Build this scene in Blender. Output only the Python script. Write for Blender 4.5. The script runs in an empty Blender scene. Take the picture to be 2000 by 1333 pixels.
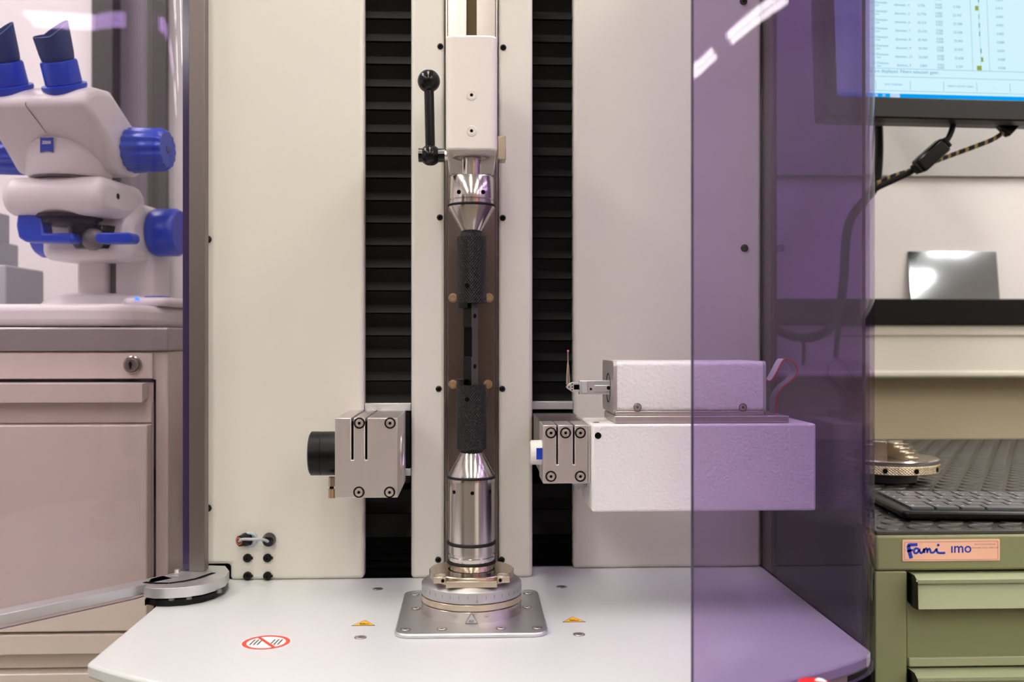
import bpy, bmesh, math, random
from mathutils import Vector, Matrix
random.seed(4)
S = bpy.context.scene
COL = S.collection
PI = math.pi
# ---------------------------------------------------------------- camera
F = 1944.0                       # focal length in pixels of the 2000 px frame
TH = math.radians(2.327)         # the camera looks slightly to the right of the machine's normal
CS, SN = math.cos(TH), math.sin(TH)
ZT = 0.75                        # top of the machine table
ZC = ZT + 0.26175                # camera height
cam = bpy.data.cameras.new('camera'); cam.lens = 35.0; cam.sensor_width = 36.0
cam.clip_start = 0.02; cam.clip_end = 60
cam.dof.use_dof = True; cam.dof.focus_distance = 0.985; cam.dof.aperture_fstop = 6.3
cam_o = bpy.data.objects.new('camera', cam); COL.objects.link(cam_o)
cam_o.location = (0, 0, ZC); cam_o.rotation_euler = (PI/2, 0, -TH)
S.camera = cam_o
# ---------------------------------------------------------------- world, exposure
S.view_settings.view_transform = 'Standard'; S.view_settings.look = 'None'
S.view_settings.gamma = 1.0; S.view_settings.use_curve_mapping = False
S.view_settings.exposure = 0.0
w = bpy.data.worlds.new('world'); S.world = w; w.use_nodes = True
w.node_tree.nodes['Background'].inputs[0].default_value = (0.9, 0.93, 1, 1)
w.node_tree.nodes['Background'].inputs[1].default_value = 0.15
LAMP = 25.0                       # ceiling luminaires

def P(px, py, Y):
    """world point at depth plane Y that a given sight line meets"""
    u = (px-1000)/F; v = (666.5-py)/F; t = Y/(CS-u*SN)
    return Vector((t*(SN+u*CS), Y, ZC+t*v))
def T(px, py, z):
    """world point on the horizontal plane ZT+z"""
    u = (px-1000)/F; v = (666.5-py)/F; t = (ZT+z-ZC)/v
    return Vector((t*(SN+u*CS), t*(CS-u*SN), ZT+z))
def PX(px, Y): return P(px, 666.5, Y).x
def PZ(py, Y, px=921): return P(px, py, Y).z

# ---------------------------------------------------------------- materials
def lin(c): return tuple(((x/255)/12.92 if x/255 <= .04045 else ((x/255+.055)/1.055)**2.4) for x in c)
MATS = {}
def mat(name, rgb, rough=.5, metal=0., var=.05, vscale=8., bump=0., bscale=300., stretch=None, spec=.5, emit=0., coat=0.):
    m = bpy.data.materials.new(name); m.use_nodes = True; MATS[name] = m
    nt = m.node_tree; b = nt.nodes['Principled BSDF']; c = lin(rgb)
    tc = nt.nodes.new('ShaderNodeTexCoord'); mp = nt.nodes.new('ShaderNodeMapping')
    nt.links.new(tc.outputs['Object'], mp.inputs[0])
    if stretch: mp.inputs['Scale'].default_value = stretch
    n = nt.nodes.new('ShaderNodeTexNoise'); n.inputs['Scale'].default_value = vscale; n.inputs['Detail'].default_value = 4
    nt.links.new(mp.outputs[0], n.inputs['Vector'])
    mr = nt.nodes.new('ShaderNodeMix'); mr.data_type = 'RGBA'
    mr.inputs['A'].default_value = (*[x*(1-var) for x in c], 1); mr.inputs['B'].default_value = (*[min(1, x*(1+var)) for x in c], 1)
    nt.links.new(n.outputs['Fac'], mr.inputs['Factor']); nt.links.new(mr.outputs['Result'], b.inputs['Base Color'])
    b.inputs['Roughness'].default_value = rough; b.inputs['Metallic'].default_value = metal
    b.inputs['Specular IOR Level'].default_value = spec
    if coat: b.inputs['Coat Weight'].default_value = coat
    if emit:
        nt.links.new(mr.outputs['Result'], b.inputs['Emission Color']); b.inputs['Emission Strength'].default_value = emit
    if bump:
        n2 = nt.nodes.new('ShaderNodeTexNoise'); n2.inputs['Scale'].default_value = bscale; n2.inputs['Detail'].default_value = 2
        nt.links.new(mp.outputs[0], n2.inputs['Vector'])
        bp = nt.nodes.new('ShaderNodeBump'); bp.inputs['Strength'].default_value = bump; bp.inputs['Distance'].default_value = .001
        nt.links.new(n2.outputs['Fac'], bp.inputs['Height']); nt.links.new(bp.outputs[0], b.inputs['Normal'])
    return m
mat('cream', (216, 213, 202), .42, var=.015, bump=.05, bscale=900)
mat('cream_dark', (205, 196, 176), .5, var=.02)
mat('table', (202, 205, 204), .33, var=.012, bump=.04, bscale=1200)
mat('white_box', (230, 229, 226), .5, var=.01, bump=.9, bscale=330)
mat('white_paint', (226, 222, 214), .3, var=.01)
mat('steel', (188, 180, 174), .2, 1, .10, 30, stretch=(1, 1, .03))
mat('steel_turned', (200, 195, 190), .16, 1, .08, 60, stretch=(.05, .05, 6))
mat('steel_warm', (198, 184, 164), .24, 1, .06, 40, stretch=(.1, .1, 4))
mat('steel_dark', (150, 142, 137), .2, 1, .12, 60, stretch=(4, 1, .02))
mat('alu', (204, 198, 193), .38, .8, .04, 80, stretch=(1, 1, .1), bump=.05, bscale=1500)
mat('alu_light', (214, 216, 217), .42, 1, .05, 40, stretch=(.1, 1, 1))
mat('alu_grey', (118, 110, 106), .42, .85, .06, 30, stretch=(1, 1, .05))
mat('black_metal', (12, 12, 12), .35, var=.2, vscale=60, spec=.22)
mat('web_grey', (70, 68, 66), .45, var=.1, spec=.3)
mat('black_plastic', (9, 9, 10), .16, var=.15, spec=.35)
mat('black_rubber', (16, 16, 16), .5, var=.2, vscale=50, spec=.2)
mat('bellows', (15, 15, 14), .5, var=.3, vscale=40, spec=.12)
mat('bellows_dark', (4, 4, 4), .8, var=.3, spec=.05)
mat('groove', (92, 80, 52), .5, .6, .1)
mat('brass', (212, 186, 146), .3, 1, .08)
mat('silver', (232, 228, 222), .32, 1, .05)
mat('dark', (5, 5, 5), .7, var=.2, spec=.08)
mat('ink', (40, 40, 44), .5, var=.1)
mat('etch', (105, 100, 96), .5, .5, .1)
mat('scale_ring', (186, 186, 186), .4, .9, .03)
mat('yellow', (240, 176, 20), .4, var=.03)
mat('red', (216, 62, 40), .35, var=.04)
mat('red_gloss', (222, 30, 18), .2, var=.03)
mat('sticker_white', (236, 234, 230), .4, var=.01)
mat('ruby', (200, 110, 170), .1, var=.05)
mat('grey_plastic', (176, 176, 174), .5, var=.03)
mat('ribbon_grey', (190, 186, 196), .45, var=.03)
mat('ribbon_red', (190, 40, 70), .45, var=.03)
mat('scope_white', (226, 222, 222), .35, var=.01)
mat('scope_blue', (16, 62, 190), .32, var=.05)
mat('scope_navy', (40, 62, 118), .5, var=.08, bump=.3, bscale=300)
mat('logo_blue', (20, 60, 180), .4, var=.02)
mat('scope_grey', (120, 116, 114), .4, .6, .05)
mat('green', (128, 133, 96), .38, var=.04, vscale=5)
mat('green_light', (152, 160, 126), .36, var=.03, vscale=5)
mat('mat_rubber', (66, 63, 58), .34, var=.12, vscale=30)
mat('key_grey', (92, 95, 98), .26, var=.05)
mat('keyboard_black', (12, 12, 13), .28, var=.1, spec=.3)
mat('label_pink', (240, 190, 160), .45, var=.03, vscale=30)
mat('label_purple', (140, 90, 130), .5, var=.03)
mat('khaki', (196, 186, 156), .6, var=.03)
mat('trunking', (222, 218, 204), .45, var=.01)
mat('wall_grey', (190, 188, 186), .6, var=.02)
mat('wall_white', (238, 236, 236), .6, var=.01)
mat('board', (240, 236, 234), .3, var=.01)
mat('black_ledge', (14, 14, 12), .4, var=.1, spec=.2)
mat('mirror', (170, 178, 184), .06, 1, .02)
mat('door_grey', (128, 122, 134), .5, var=.03)
mat('frame_dark', (62, 60, 58), .45, var=.06)
mat('floor', (120, 112, 104), .35, var=.08, vscale=4)
mat('ceiling', (225, 223, 220), .8, var=.02)
mat('wall_far', (150, 138, 132), .7, var=.1, vscale=.8)
mat('bezel', (10, 10, 11), .4, var=.1, spec=.3)
mat('bezel_grey', (70, 68, 68), .4, var=.05)
mat('cabinet', (218, 208, 196), .4, .15, .02, 10)
mat('cabinet_top', (176, 170, 168), .34, .6, .04, 20, stretch=(.1, 1, 1))
mat('lock', (170, 165, 160), .22, 1, .04)
mat('lightgrey_box', (172, 174, 180), .5, var=.02)
mat('cable', (12, 12, 13), .45, var=.1, spec=.3)
mat('cable_grey', (168, 176, 184), .4, var=.03)
mat('orange', (196, 84, 50), .4, var=.05)
mat('led_green', (90, 230, 110), .3, emit=2.0)
mat('led_blue', (60, 110, 255), .3, emit=3.0)
mat('rib_foil', (178, 168, 172), .5, .3, .03)

def emission(name, rgb, strength):
    m = bpy.data.materials.new(name); m.use_nodes = True; MATS[name] = m
    nt = m.node_tree; nt.nodes.remove(nt.nodes['Principled BSDF'])
    e = nt.nodes.new('ShaderNodeEmission'); e.inputs[0].default_value = (*lin(rgb), 1); e.inputs[1].default_value = strength
    nt.links.new(e.outputs[0], nt.nodes['Material Output'].inputs[0]); return m
emission('lamp', (255, 250, 243), LAMP)
emission('screen', (206, 238, 250), 1.05)
emission('screen_text', (70, 150, 170), 1.0)
emission('screen_line', (120, 180, 200), 1.0)
emission('screen_blue', (0, 160, 245), 1.0)
emission('screen_green', (20, 160, 80), 1.0)
emission('screen_olive', (150, 165, 70), 1.0)
emission('screen_white', (235, 240, 255), 1.0)
emission('screen_red', (220, 90, 100), 1.0)

def acrylic(name, t, edge=False):
    m = bpy.data.materials.new(name); m.use_nodes = True; MATS[name] = m
    nt = m.node_tree; nt.nodes.remove(nt.nodes['Principled BSDF'])
    tr = nt.nodes.new('ShaderNodeBsdfTransparent'); gl = nt.nodes.new('ShaderNodeBsdfGlossy'); gl.inputs['Roughness'].default_value = .015
    n = nt.nodes.new('ShaderNodeTexNoise'); n.inputs['Scale'].default_value = 3
    mr = nt.nodes.new('ShaderNodeMix'); mr.data_type = 'RGBA'
    mr.inputs['A'].default_value = (*[x*.99 for x in t], 1); mr.inputs['B'].default_value = (*[min(1, x*1.01) for x in t], 1)
    nt.links.new(n.outputs['Fac'], mr.inputs['Factor']); nt.links.new(mr.outputs['Result'], tr.inputs[0])
    lw = nt.nodes.new('ShaderNodeLayerWeight'); lw.inputs[0].default_value = .5      # Schlick reflectance, the same from both sides
    pw = nt.nodes.new('ShaderNodeMath'); pw.operation = 'POWER'; nt.links.new(lw.outputs['Facing'], pw.inputs[0]); pw.inputs[1].default_value = 5
    fr = nt.nodes.new('ShaderNodeMath'); fr.operation = 'MULTIPLY_ADD'; nt.links.new(pw.outputs[0], fr.inputs[0]); fr.inputs[1].default_value = .6; fr.inputs[2].default_value = .03
    mx = nt.nodes.new('ShaderNodeMixShader'); nt.links.new(fr.outputs[0], mx.inputs[0])
    nt.links.new(tr.outputs[0], mx.inputs[1]); nt.links.new(gl.outputs[0], mx.inputs[2])
    nt.links.new(mx.outputs[0], nt.nodes['Material Output'].inputs[0]); return m
acrylic('acrylic', (.735, .66, .82))
acrylic('acrylic_light', (.885, .845, .895))
mat('acrylic_edge', (52, 40, 76), .15, var=.05)

def knurl(name, rgb, n=46, pitch=.0021, strength=.6, metal=0., rough=.4):
    m = mat(name, rgb, rough, metal, .1, 60); nt = m.node_tree; b = nt.nodes['Principled BSDF']
    tc = [x for x in nt.nodes if x.type == 'TEX_COORD'][0]
    sp = nt.nodes.new('ShaderNodeSeparateXYZ'); nt.links.new(tc.outputs['Object'], sp.inputs[0])
    def M(op, a, b_=None):
        k = nt.nodes.new('ShaderNodeMath'); k.operation = op
        for i, x in enumerate((a, b_)):
            if x is None: continue
            if isinstance(x, (int, float)): k.inputs[i].default_value = x
            else: nt.links.new(x, k.inputs[i])
        return k.outputs[0]
    ang = M('MULTIPLY', M('ARCTAN2', sp.outputs[1], sp.outputs[0]), n)
    zz = M('MULTIPLY', sp.outputs[2], 2*PI/pitch)
    a = M('ABSOLUTE', M('SINE', M('MULTIPLY', M('ADD', ang, zz), .5))); c = M('ABSOLUTE', M('SINE', M('MULTIPLY', M('SUBTRACT', ang, zz), .5)))
    h = M('MINIMUM', a, c)
    bp = nt.nodes.new('ShaderNodeBump'); bp.inputs['Strength'].default_value = strength; bp.inputs['Distance'].default_value = .0006
    nt.links.new(h, bp.inputs['Height']); nt.links.new(bp.outputs[0], b.inputs['Normal']); return m
knurl('knurl_black', (17, 17, 17), 34, .0032, 1.0, 0, .42)
MATS['knurl_black'].node_tree.nodes['Principled BSDF'].inputs['Specular IOR Level'].default_value = .3
knurl('knurl_steel', (190, 176, 150), 90, .003, .8, 1, .3)

# ---------------------------------------------------------------- mesh helpers
def BM(): return bmesh.new()
def box(bm, x0, x1, y0, y1, z0, z1, mi=0, mx=None):
    vs = [bm.verts.new(p) for p in ((x0,y0,z0),(x1,y0,z0),(x1,y1,z0),(x0,y1,z0),(x0,y0,z1),(x1,y0,z1),(x1,y1,z1),(x0,y1,z1))]
    if mx: [setattr(v, 'co', mx @ v.co) for v in vs]
    fs = [bm.faces.new([vs[i] for i in f]) for f in ((0,3,2,1),(4,5,6,7),(0,1,5,4),(1,2,6,5),(2,3,7,6),(3,0,4,7))]
    for f in fs: f.material_index = mi
    return bm
def lathe(bm, prof, seg=48, mx=None, mi=0, a0=0., a1=2*PI, close=True):
    """prof: list of (r, z); revolved about z"""
    full = abs(a1-a0-2*PI) < 1e-6
    n = seg if full else seg+1
    rings = []
    for r, z in prof:
        if r < 1e-7:
            v = bm.verts.new((0, 0, z)); rings.append([v]*n)
        else:
            rings.append([bm.verts.new((r*math.cos(a0+(a1-a0)*i/seg), r*math.sin(a0+(a1-a0)*i/seg), z)) for i in range(n)])
    if mx:
        done = set()
        for R_ in rings:
            for v in R_:
                if v not in done: v.co = mx @ v.co; done.add(v)
    for a, b in zip(rings[:-1], rings[1:]):
        for i in range(seg):
            j = (i+1) % n
            q = [a[i], a[j], b[j], b[i]]; u = []
            for v in q:
                if v not in u: u.append(v)
            if len(u) > 2:
                f = bm.faces.new(u); f.material_index = mi; f.smooth = True
    return bm
def cyl(bm, p0, p1, r, seg=24, mi=0, r1=None):
    p0, p1 = Vector(p0), Vector(p1); d = p1-p0; L = d.length
    mx = Matrix.Translation(p0) @ d.to_track_quat('Z', 'Y').to_matrix().to_4x4()
    r1 = r if r1 is None else r1
    return lathe(bm, [(0, 0), (r, 0), (r1, L), (0, L)], seg, mx, mi)
def torus(bm, R, r, z, mi=0, seg=48, k=10, mx=None):
    return lathe(bm, [(R+r*math.cos(2*PI*i/k), z+r*math.sin(2*PI*i/k)) for i in range(k+1)], seg, mx, mi)
def prism(bm, pts, z0, z1, mi=0, mx=None):
    """pts: list of (x, y) counter-clockwise seen from +z"""
    a = [bm.verts.new((x, y, z0)) for x, y in pts]; b = [bm.verts.new((x, y, z1)) for x, y in pts]
    if mx: [setattr(v, 'co', mx @ v.co) for v in a+b]
    n = len(pts); fs = [bm.faces.new(a[::-1]), bm.faces.new(b)]
    for i in range(n): fs.append(bm.faces.new((a[i], a[(i+1) % n], b[(i+1) % n], b[i])))
    for f in fs: f.material_index = mi
    return bm
YZ = Matrix(((0,0,1,0),(1,0,0,0),(0,1,0,0),(0,0,0,1)))     # (x,y,z) -> extrude a (y,z) outline along x
XZ = Matrix(((1,0,0,0),(0,0,-1,0),(0,1,0,0),(0,0,0,1)))    # outline (x,z) facing -y, extruded towards -y
def rrect(x0, x1, y0, y1, r, n=6):
    out = []
    for cx, cy, a in ((x1-r, y0+r, -PI/2), (x1-r, y1-r, 0), (x0+r, y1-r, PI/2), (x0+r, y0+r, PI)):
        out += [(cx+r*math.cos(a+PI/2*i/n), cy+r*math.sin(a+PI/2*i/n)) for i in range(n+1)]
    return out
def tube(bm, pts, r, seg=10, mi=0, steps=8, flat=None):
    """smooth tube through pts (Catmull-Rom)"""
    pts = [Vector(p) for p in pts]; P_ = [pts[0]*2-pts[1]]+pts+[pts[-1]*2-pts[-2]]; path = []
    for i in range(1, len(P_)-2):
        for k in range(steps):
            t = k/steps; a, b, c, d = P_[i-1:i+3]
            path.append(.5*((2*b)+(c-a)*t+(2*a-5*b+4*c-d)*t*t+(3*b-a-3*c+d)*t**3))
    path.append(pts[-1]); rings = []; up = Vector((0, 1, 0))
    for i, p in enumerate(path):
        d = (path[min(i+1, len(path)-1)]-path[max(i-1, 0)]).normalized()
        s = d.cross(up); s = s.normalized() if s.length > 1e-4 else Vector((1, 0, 0)); u = s.cross(d)
        rings.append([bm.verts.new(p+s*r*math.cos(2*PI*k/seg)+u*r*math.sin(2*PI*k/seg)) for k in range(seg)])
    for a, b in zip(rings[:-1], rings[1:]):
        for k in range(seg):
            f = bm.faces.new((a[k], a[(k+1) % seg], b[(k+1) % seg], b[k])); f.smooth = True; f.material_index = mi
    bm.faces.new(rings[0][::-1]).material_index = mi; bm.faces.new(rings[-1]).material_index = mi
    return bm
def text(bm, s, size, mx, mi=0, align='CENTER', shear=0., bold=0.):
    c = bpy.data.curves.new('t', 'FONT'); c.body = s; c.size = size; c.align_x = align; c.align_y = 'CENTER'; c.shear = shear
    c.offset = bold; c.resolution_u = 3
    o = bpy.data.objects.new('t', c); COL.objects.link(o)
    me = bpy.data.meshes.new_from_object(o); n0 = len(bm.verts); f0 = len(bm.faces)
    bm.from_mesh(me); bm.verts.ensure_lookup_table(); bm.faces.ensure_lookup_table()
    for v in bm.verts[n0:]: v.co = mx @ v.co
    for f in bm.faces[f0:]: f.material_index = mi
    bpy.data.objects.remove(o); bpy.data.curves.remove(c); bpy.data.meshes.remove(me)
    return bm
def obj(name, bm, mats, parent=None, bevel=0., seg=2, smooth=False, loc=None, rot=None, label=None):
    bmesh.ops.recalc_face_normals(bm, faces=bm.faces)
    me = bpy.data.meshes.new(name); bm.to_mesh(me); bm.free()
    for m in ([mats] if isinstance(mats, str) else mats): me.materials.append(MATS[m])
    if smooth:
        for p in me.polygons: p.use_smooth = True
        me.set_sharp_from_angle(angle=math.radians(40))
    else: me.set_sharp_from_angle(angle=math.radians(40))
    o = bpy.data.objects.new(name, me); COL.objects.link(o)
    if parent: o.parent = parent
    if loc is not None: o.location = loc
    if rot is not None: o.rotation_euler = rot
    if bevel:
        md = o.modifiers.new('bevel', 'BEVEL'); md.width = bevel; md.segments = seg; md.limit_method = 'ANGLE'; md.angle_limit = math.radians(40)
        md.harden_normals = False
    if label: o['label'] = label
    return o
def tag(o, label, cat, group=None):
    o['label'] = label; o['category'] = cat
    if group: o['group'] = group
    return o
def thing(name, label, cat, group=None, loc=(0, 0, 0), rz=0.):
    o = bpy.data.objects.new(name, None); COL.objects.link(o); o.empty_display_size = .02
    o.location = loc; o.rotation_euler = (0, 0, rz)
    return tag(o, label, cat, group)
def struct(o): o['kind'] = 'structure'; return o
def copies(src, locs, parent=None, rots=None):
    for i, l in enumerate(locs):
        c = src.copy(); COL.objects.link(c); c.location = l
        if rots: c.rotation_euler = rots[i]
        if parent is not None: c.parent = parent
# shared screw meshes (built facing -y at the origin)
FACE = Matrix.Rotation(PI/2, 4, 'X')                 # lathe +z -> -y
def screw_mesh(r, kind):
    bm = BM()
    if kind == 'cap':      # silver socket cap in a dark counterbore
        lathe(bm, [(r*1.32, -.0005), (r*1.32, .0002), (r*1.04, .0002), (r*1.04, -.0008)], 24, FACE, 1)
        lathe(bm, [(r, -.001), (r, .0004), (r*.9, .0012), (r*.62, .0013), (r*.55, .0008), (r*.5, .0013), (r*.36, .0013)], 24, FACE, 0)
        lathe(bm, [(r*.36, .0013), (r*.3, .0002), (0, .0002)], 6, FACE, 1)
        ms = ['silver', 'dark']
    elif kind == 'button': # black button head with socket
        lathe(bm, [(r, 0), (r, .0006), (r*.85, .0018), (r*.5, .0026), (r*.42, .0026)], 24, FACE, 0)
        lathe(bm, [(r*.42, .0026), (r*.36, .0008), (0, .0008)], 6, FACE, 1)
        ms = ['black_metal', 'dark']
    elif kind == 'brass':
        lathe(bm, [(r*1.25, 0), (r*1.25, .0004), (r, .0004), (r, .002), (r*.85, .003), (r*.45, .003), (r*.4, .0015), (0, .0015)], 24, FACE, 0)
        ms = ['brass']
    elif kind == 'flat':   # silver flush screw lying in a ring
        lathe(bm, [(r*1.3, 0), (r*1.3, .0003), (r*1.1, .0003), (r*1.1, .0001)], 24, FACE, 1)
        lathe(bm, [(r*1.1, .0001), (r, .0005), (r*.45, .0005)], 24, FACE, 0)
        lathe(bm, [(r*.45, .0005), (r*.4, .0001), (0, .0001)], 6, FACE, 1)
        ms = ['silver', 'etch']
    elif kind == 'paint':  # painted flush screw with ring
        lathe(bm, [(r, 0), (r, .0002), (r*.94, .0004), (r*.8, .0004), (r*.78, .0001), (r*.72, .0001), (r*.7, .0005), (r*.32, .0005)], 28, FACE, 0)
        lathe(bm, [(r*.32, .0005), (r*.28, .0001), (0, .0001)], 6, FACE, 1)
        ms = ['white_paint', 'dark']
    return bm, ms
SCREWS = {}
def screw(parent, loc, r, kind, rot=(0, 0, 0), name='screw'):
    k = (round(r, 5), kind)
    if k not in SCREWS:
        bm, ms = screw_mesh(r, kind); o = obj(name, bm, ms, parent, loc=loc, rot=rot); SCREWS[k] = o.data
    else:
        o = bpy.data.objects.new(name, SCREWS[k]); COL.objects.link(o); o.parent = parent; o.location = loc; o.rotation_euler = rot
    return o
UP = (-PI/2, 0, 0)                                    # turns a -y facing screw to face +z

# ================================================================ ROOM
XL, XR, YF, YB, ZH = -3.2, 5.2, -4.6, 1.86, 2.8
def wall(name, x0, x1, y0, y1, z0, z1, m): return struct(obj(name, box(BM(), x0, x1, y0, y1, z0, z1), m))
wall('floor', XL, XR, YF, YB+.9, -.1, 0, 'floor')
wall('ceiling', XL, XR, YF, YB+.9, ZH, ZH+.1, 'ceiling')
wall('wall_left', XL-.1, XL, YF, YB+.9, 0, ZH, 'wall_white')
wall('wall_right', XR, XR+.1, YF, YB+.9, 0, ZH, 'wall_grey')
wall('wall_front', XL, XR, YF-.1, YF, 0, ZH, 'wall_far')
wall('wall_back', PX(1180, YB), XR, YB, YB+.1, 0, ZH, 'khaki')
YW = YB+.3
wall('wall_back_white', XL, PX(186, YW), YW, YW+.1, 0, ZH, 'wall_white')
wall('wall_back_side', PX(330, YW), PX(1180, YB)+.3, YW, YW+.1, 0, ZH, 'wall_grey')
# door in the back wall: dark frame, grey leaf
d1 = struct(obj('door_1', box(BM(), PX(226, YW), PX(294, YW), YW+.03, YW+.07, 0, 2.1), 'door_grey'))
obj('door_frame', box(BM(), PX(186, YW), PX(226, YW), YW-.02, YW+.1, 0, ZH), 'frame_dark', d1)
obj('door_frame', box(BM(), PX(294, YW), PX(330, YW), YW-.02, YW+.1, 0, ZH), 'frame_dark', d1)
obj('door_head', box(BM(), PX(226, YW), PX(294, YW), YW-.02, YW+.1, 2.1, ZH), 'frame_dark', d1)
# unseen door and lockers added behind the camera for the polished steel to reflect
mat('door_brown', (84, 62, 54), .5, var=.12, vscale=3); mat('coral', (222, 120, 92), .5, var=.05); mat('charcoal', (44, 44, 46), .5, var=.08)
d2 = struct(obj('reflection_door', box(BM(), -.75, .75, YF+.001, YF+.05, 0, 2.1), 'door_brown', bevel=.003))
obj('door_handle', box(BM(), .58, .7, YF+.06, YF+.075, 1.0, 1.02), 'frame_dark', d2)
def locker(x, y, rz, w_, h_, m, lab, nm):  # unseen prop, added to give the steel something to mirror
    t = thing(nm, lab, 'reflection prop', loc=(x, y, 0), rz=rz)
    obj('body', box(BM(), -w_/2, w_/2, -.25, .22, 0, h_), m, t, bevel=.005)
    for s_ in (-1, 1):
        d = obj('locker_door', box(BM(), min(0, s_*w_/2)+.004, max(0, s_*w_/2)-.004, .2205, .238, .06, h_-.02), m, t, bevel=.003)
        obj('handle', box(BM(), s_*.03-.008, s_*.03+.008, .2385, .255, h_*.5, h_*.58), 'frame_dark', d)
locker(1.75, -2.3, .5, .6, 1.9, 'coral', 'coral red locker added behind the camera for reflections', 'reflection_locker')
locker(-2.5, -1.6, -.9, .9, 1.9, 'charcoal', 'charcoal locker added behind the camera for reflections', 'reflection_locker')
# ceiling luminaires
COLN = ('leftmost', 'second from left', 'central', 'second from right', 'rightmost')
def luminaire(x, y, i, lab):
    t = thing('ceiling_light', lab, 'light', 'twin tube ceiling lights', (x, y, ZH))
    obj('housing', box(BM(), -.13, .13, -.75, .75, -.03, 0), 'white_paint', t)
    for s in (-1, 1): obj('diffuser', box(BM(), s*.07-.035, s*.07+.035, -.72, .72, -.05, -.03), 'lamp', t)
for ix, x in enumerate((-1.7, -.15, 1.4, 3.0, 4.4)):
    for iy, y in enumerate((-3.4, -1.5, .4)):
        luminaire(x, y, 0, '%s twin tube ceiling light in the %s' % (COLN[ix], ('row far behind the camera', 'middle row', 'row above the machine')[iy]))

luminaire(-1.25, 1.35, 0, 'added fill light above the back of the microscope cabinet')  # extra lamp added to brighten the white wall behind the microscope
luminaire(1.35, 1.05, 0, 'added fill light above the green workbench')  # extra lamp added to brighten the white wall board
# ================================================================ MACHINE
YP = 1.10; YR = 1.14
mach = thing('measuring_machine', 'cream shaft measuring machine with light grey table and tall cover panels', 'machine', loc=(0, 0, 0))
# table: straight sides, bowed front
def bow(x): return .707 + .52 - math.sqrt(max(0, .52**2-(x-.012)**2))
xl, xr = -.312, .337
front = [(xl+(xr-xl)*i/28, bow(xl+(xr-xl)*i/28)) for i in range(29)]
def chamf(p): return p
tb = BM(); prism(tb, [q for q in front if xl+.004 < q[0] < xr-.016]+[(xr-.005, bow(xr)-.002), (xr, bow(xr)+.008), (xr, YR+.03), (xl, YR+.03), (xl, bow(xl)+.003), (xl+.002, bow(xl)-.001)], ZT-.012, ZT)
table = obj('table_top', tb, 'table', mach, bevel=.0025, seg=2)
bb = BM(); prism(bb, [(xl+.02+(xr-xl-.04)*i/20, bow(xl+.02+(xr-xl-.04)*i/20)+.02) for i in range(21)]+[(xr-.02, 1.4), (xl+.02, 1.4)], .05, ZT-.012)
obj('machine_body', bb, 'cream_dark', mach, bevel=.004)
lower = BM(); box(lower, xl+.03, xr-.03, .86, 1.38, 0, .05); obj('plinth', lower, 'black_rubber', mach)
ZTOP = ZT+.85
# cover panels
XC0, XC1 = PX(803, YP), PX(1040, YP); XLp = PX(711, YP); XRp = PX(1120, YR); XRe = PX(1487, YR); XLe = PX(374, YP)
# left panel with a notch for the hinge arm
lp = BM(); nz0, nz1 = ZT, PZ(1103, YP, 420); nx = PX(450, YP)
prism(lp, [(XLe, nz1), (nx, nz1), (nx, ZT), (XLp, ZT), (XLp, ZTOP), (XLe, ZTOP)], -YP-.02, -YP, mx=XZ)
for v in lp.verts: v.co.y = v.co.y
left_panel = obj('cover_panel', lp, 'cream', mach, bevel=.004, seg=3)
left_panel.location = (0, 0, 0)
obj('hinge_recess', box(BM(), XLe, nx+.002, YP+.006, YP+.012, ZT, nz1+.002), 'dark', mach)
col = BM(); hw = .0298
obj('column_cover', box(BM(), XC0, -hw, YP, YP+.03, ZT, ZTOP), 'cream', mach, bevel=.004, seg=3)
obj('column_cover', box(BM(), hw, XC1, YP, YP+.03, ZT, ZTOP), 'cream', mach, bevel=.004, seg=3)
obj('cover_panel', box(BM(), XRp, XRe, YR, YR+.02, ZT, ZTOP), 'cream', mach, bevel=.004, seg=3)
obj('side_post', box(BM(), XRe+.001, XRe+.008, YR-.034, YR+.02, ZT+.001, ZTOP), 'alu_grey', mach, bevel=.001)
obj('gap_seal', box(BM(), XRe-.001, XRe+.001, YR-.002, YR+.02, ZT, ZTOP), 'dark', mach)
# backs of the two slots
obj('slot_back', box(BM(), XLp-.02, XC0+.02, YP+.034, YP+.038, ZT-.02, ZTOP), 'bellows_dark', mach)
obj('slot_back', box(BM(), XC1-.02, XRp+.02, YR+.034, YR+.038, ZT-.02, ZTOP), 'bellows_dark', mach)
obj('slot_floor', box(BM(), XLp-.003, XC0+.003, YP+.003, YP+.034, ZT-.02, ZT+.0006), 'bellows_dark', mach)
obj('machine_back', box(BM(), xl+.02, xr-.01, YR+.05, YR+.35, ZT-.012, ZTOP), 'cream', mach)
# guide rail
rail = BM(); g = .0053
for x0, x1 in ((-.0288, -.0262), (.0262, .0288)): box(rail, x0, x1, YP-.001, YP+.03, ZT, ZTOP)
for x0, x1 in ((-.0262, -g), (g, .0262)): box(rail, x0, x1, YP-.004, YP+.03, ZT, ZTOP)
rail_o = obj('guide_rail', rail, 'steel_dark', mach, bevel=.0006)
obj('rail_groove', box(BM(), -g, g, YP+.008, YP+.012, ZT, ZTOP), 'groove', mach)
for px, py in ((885, 582), (955, 582), (885, 751), (953, 751)): screw(rail_o, P(px, py, YP-.0045), .0041, 'brass')
for px, py in ((860, 91), (983, 93), (859, 425), (982, 426), (857, 760), (981, 760), (856, 1094), (980, 1094)): screw(mach, P(px, py, YP), .0034, 'button')
for px, py in ((406, 468), (406, 993)): screw(mach, P(px, py, YP), .0042, 'button')
for px, py in ((1454, 485), (1452, 3)): screw(mach, P(px, py, YR), .0045, 'button')
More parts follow.
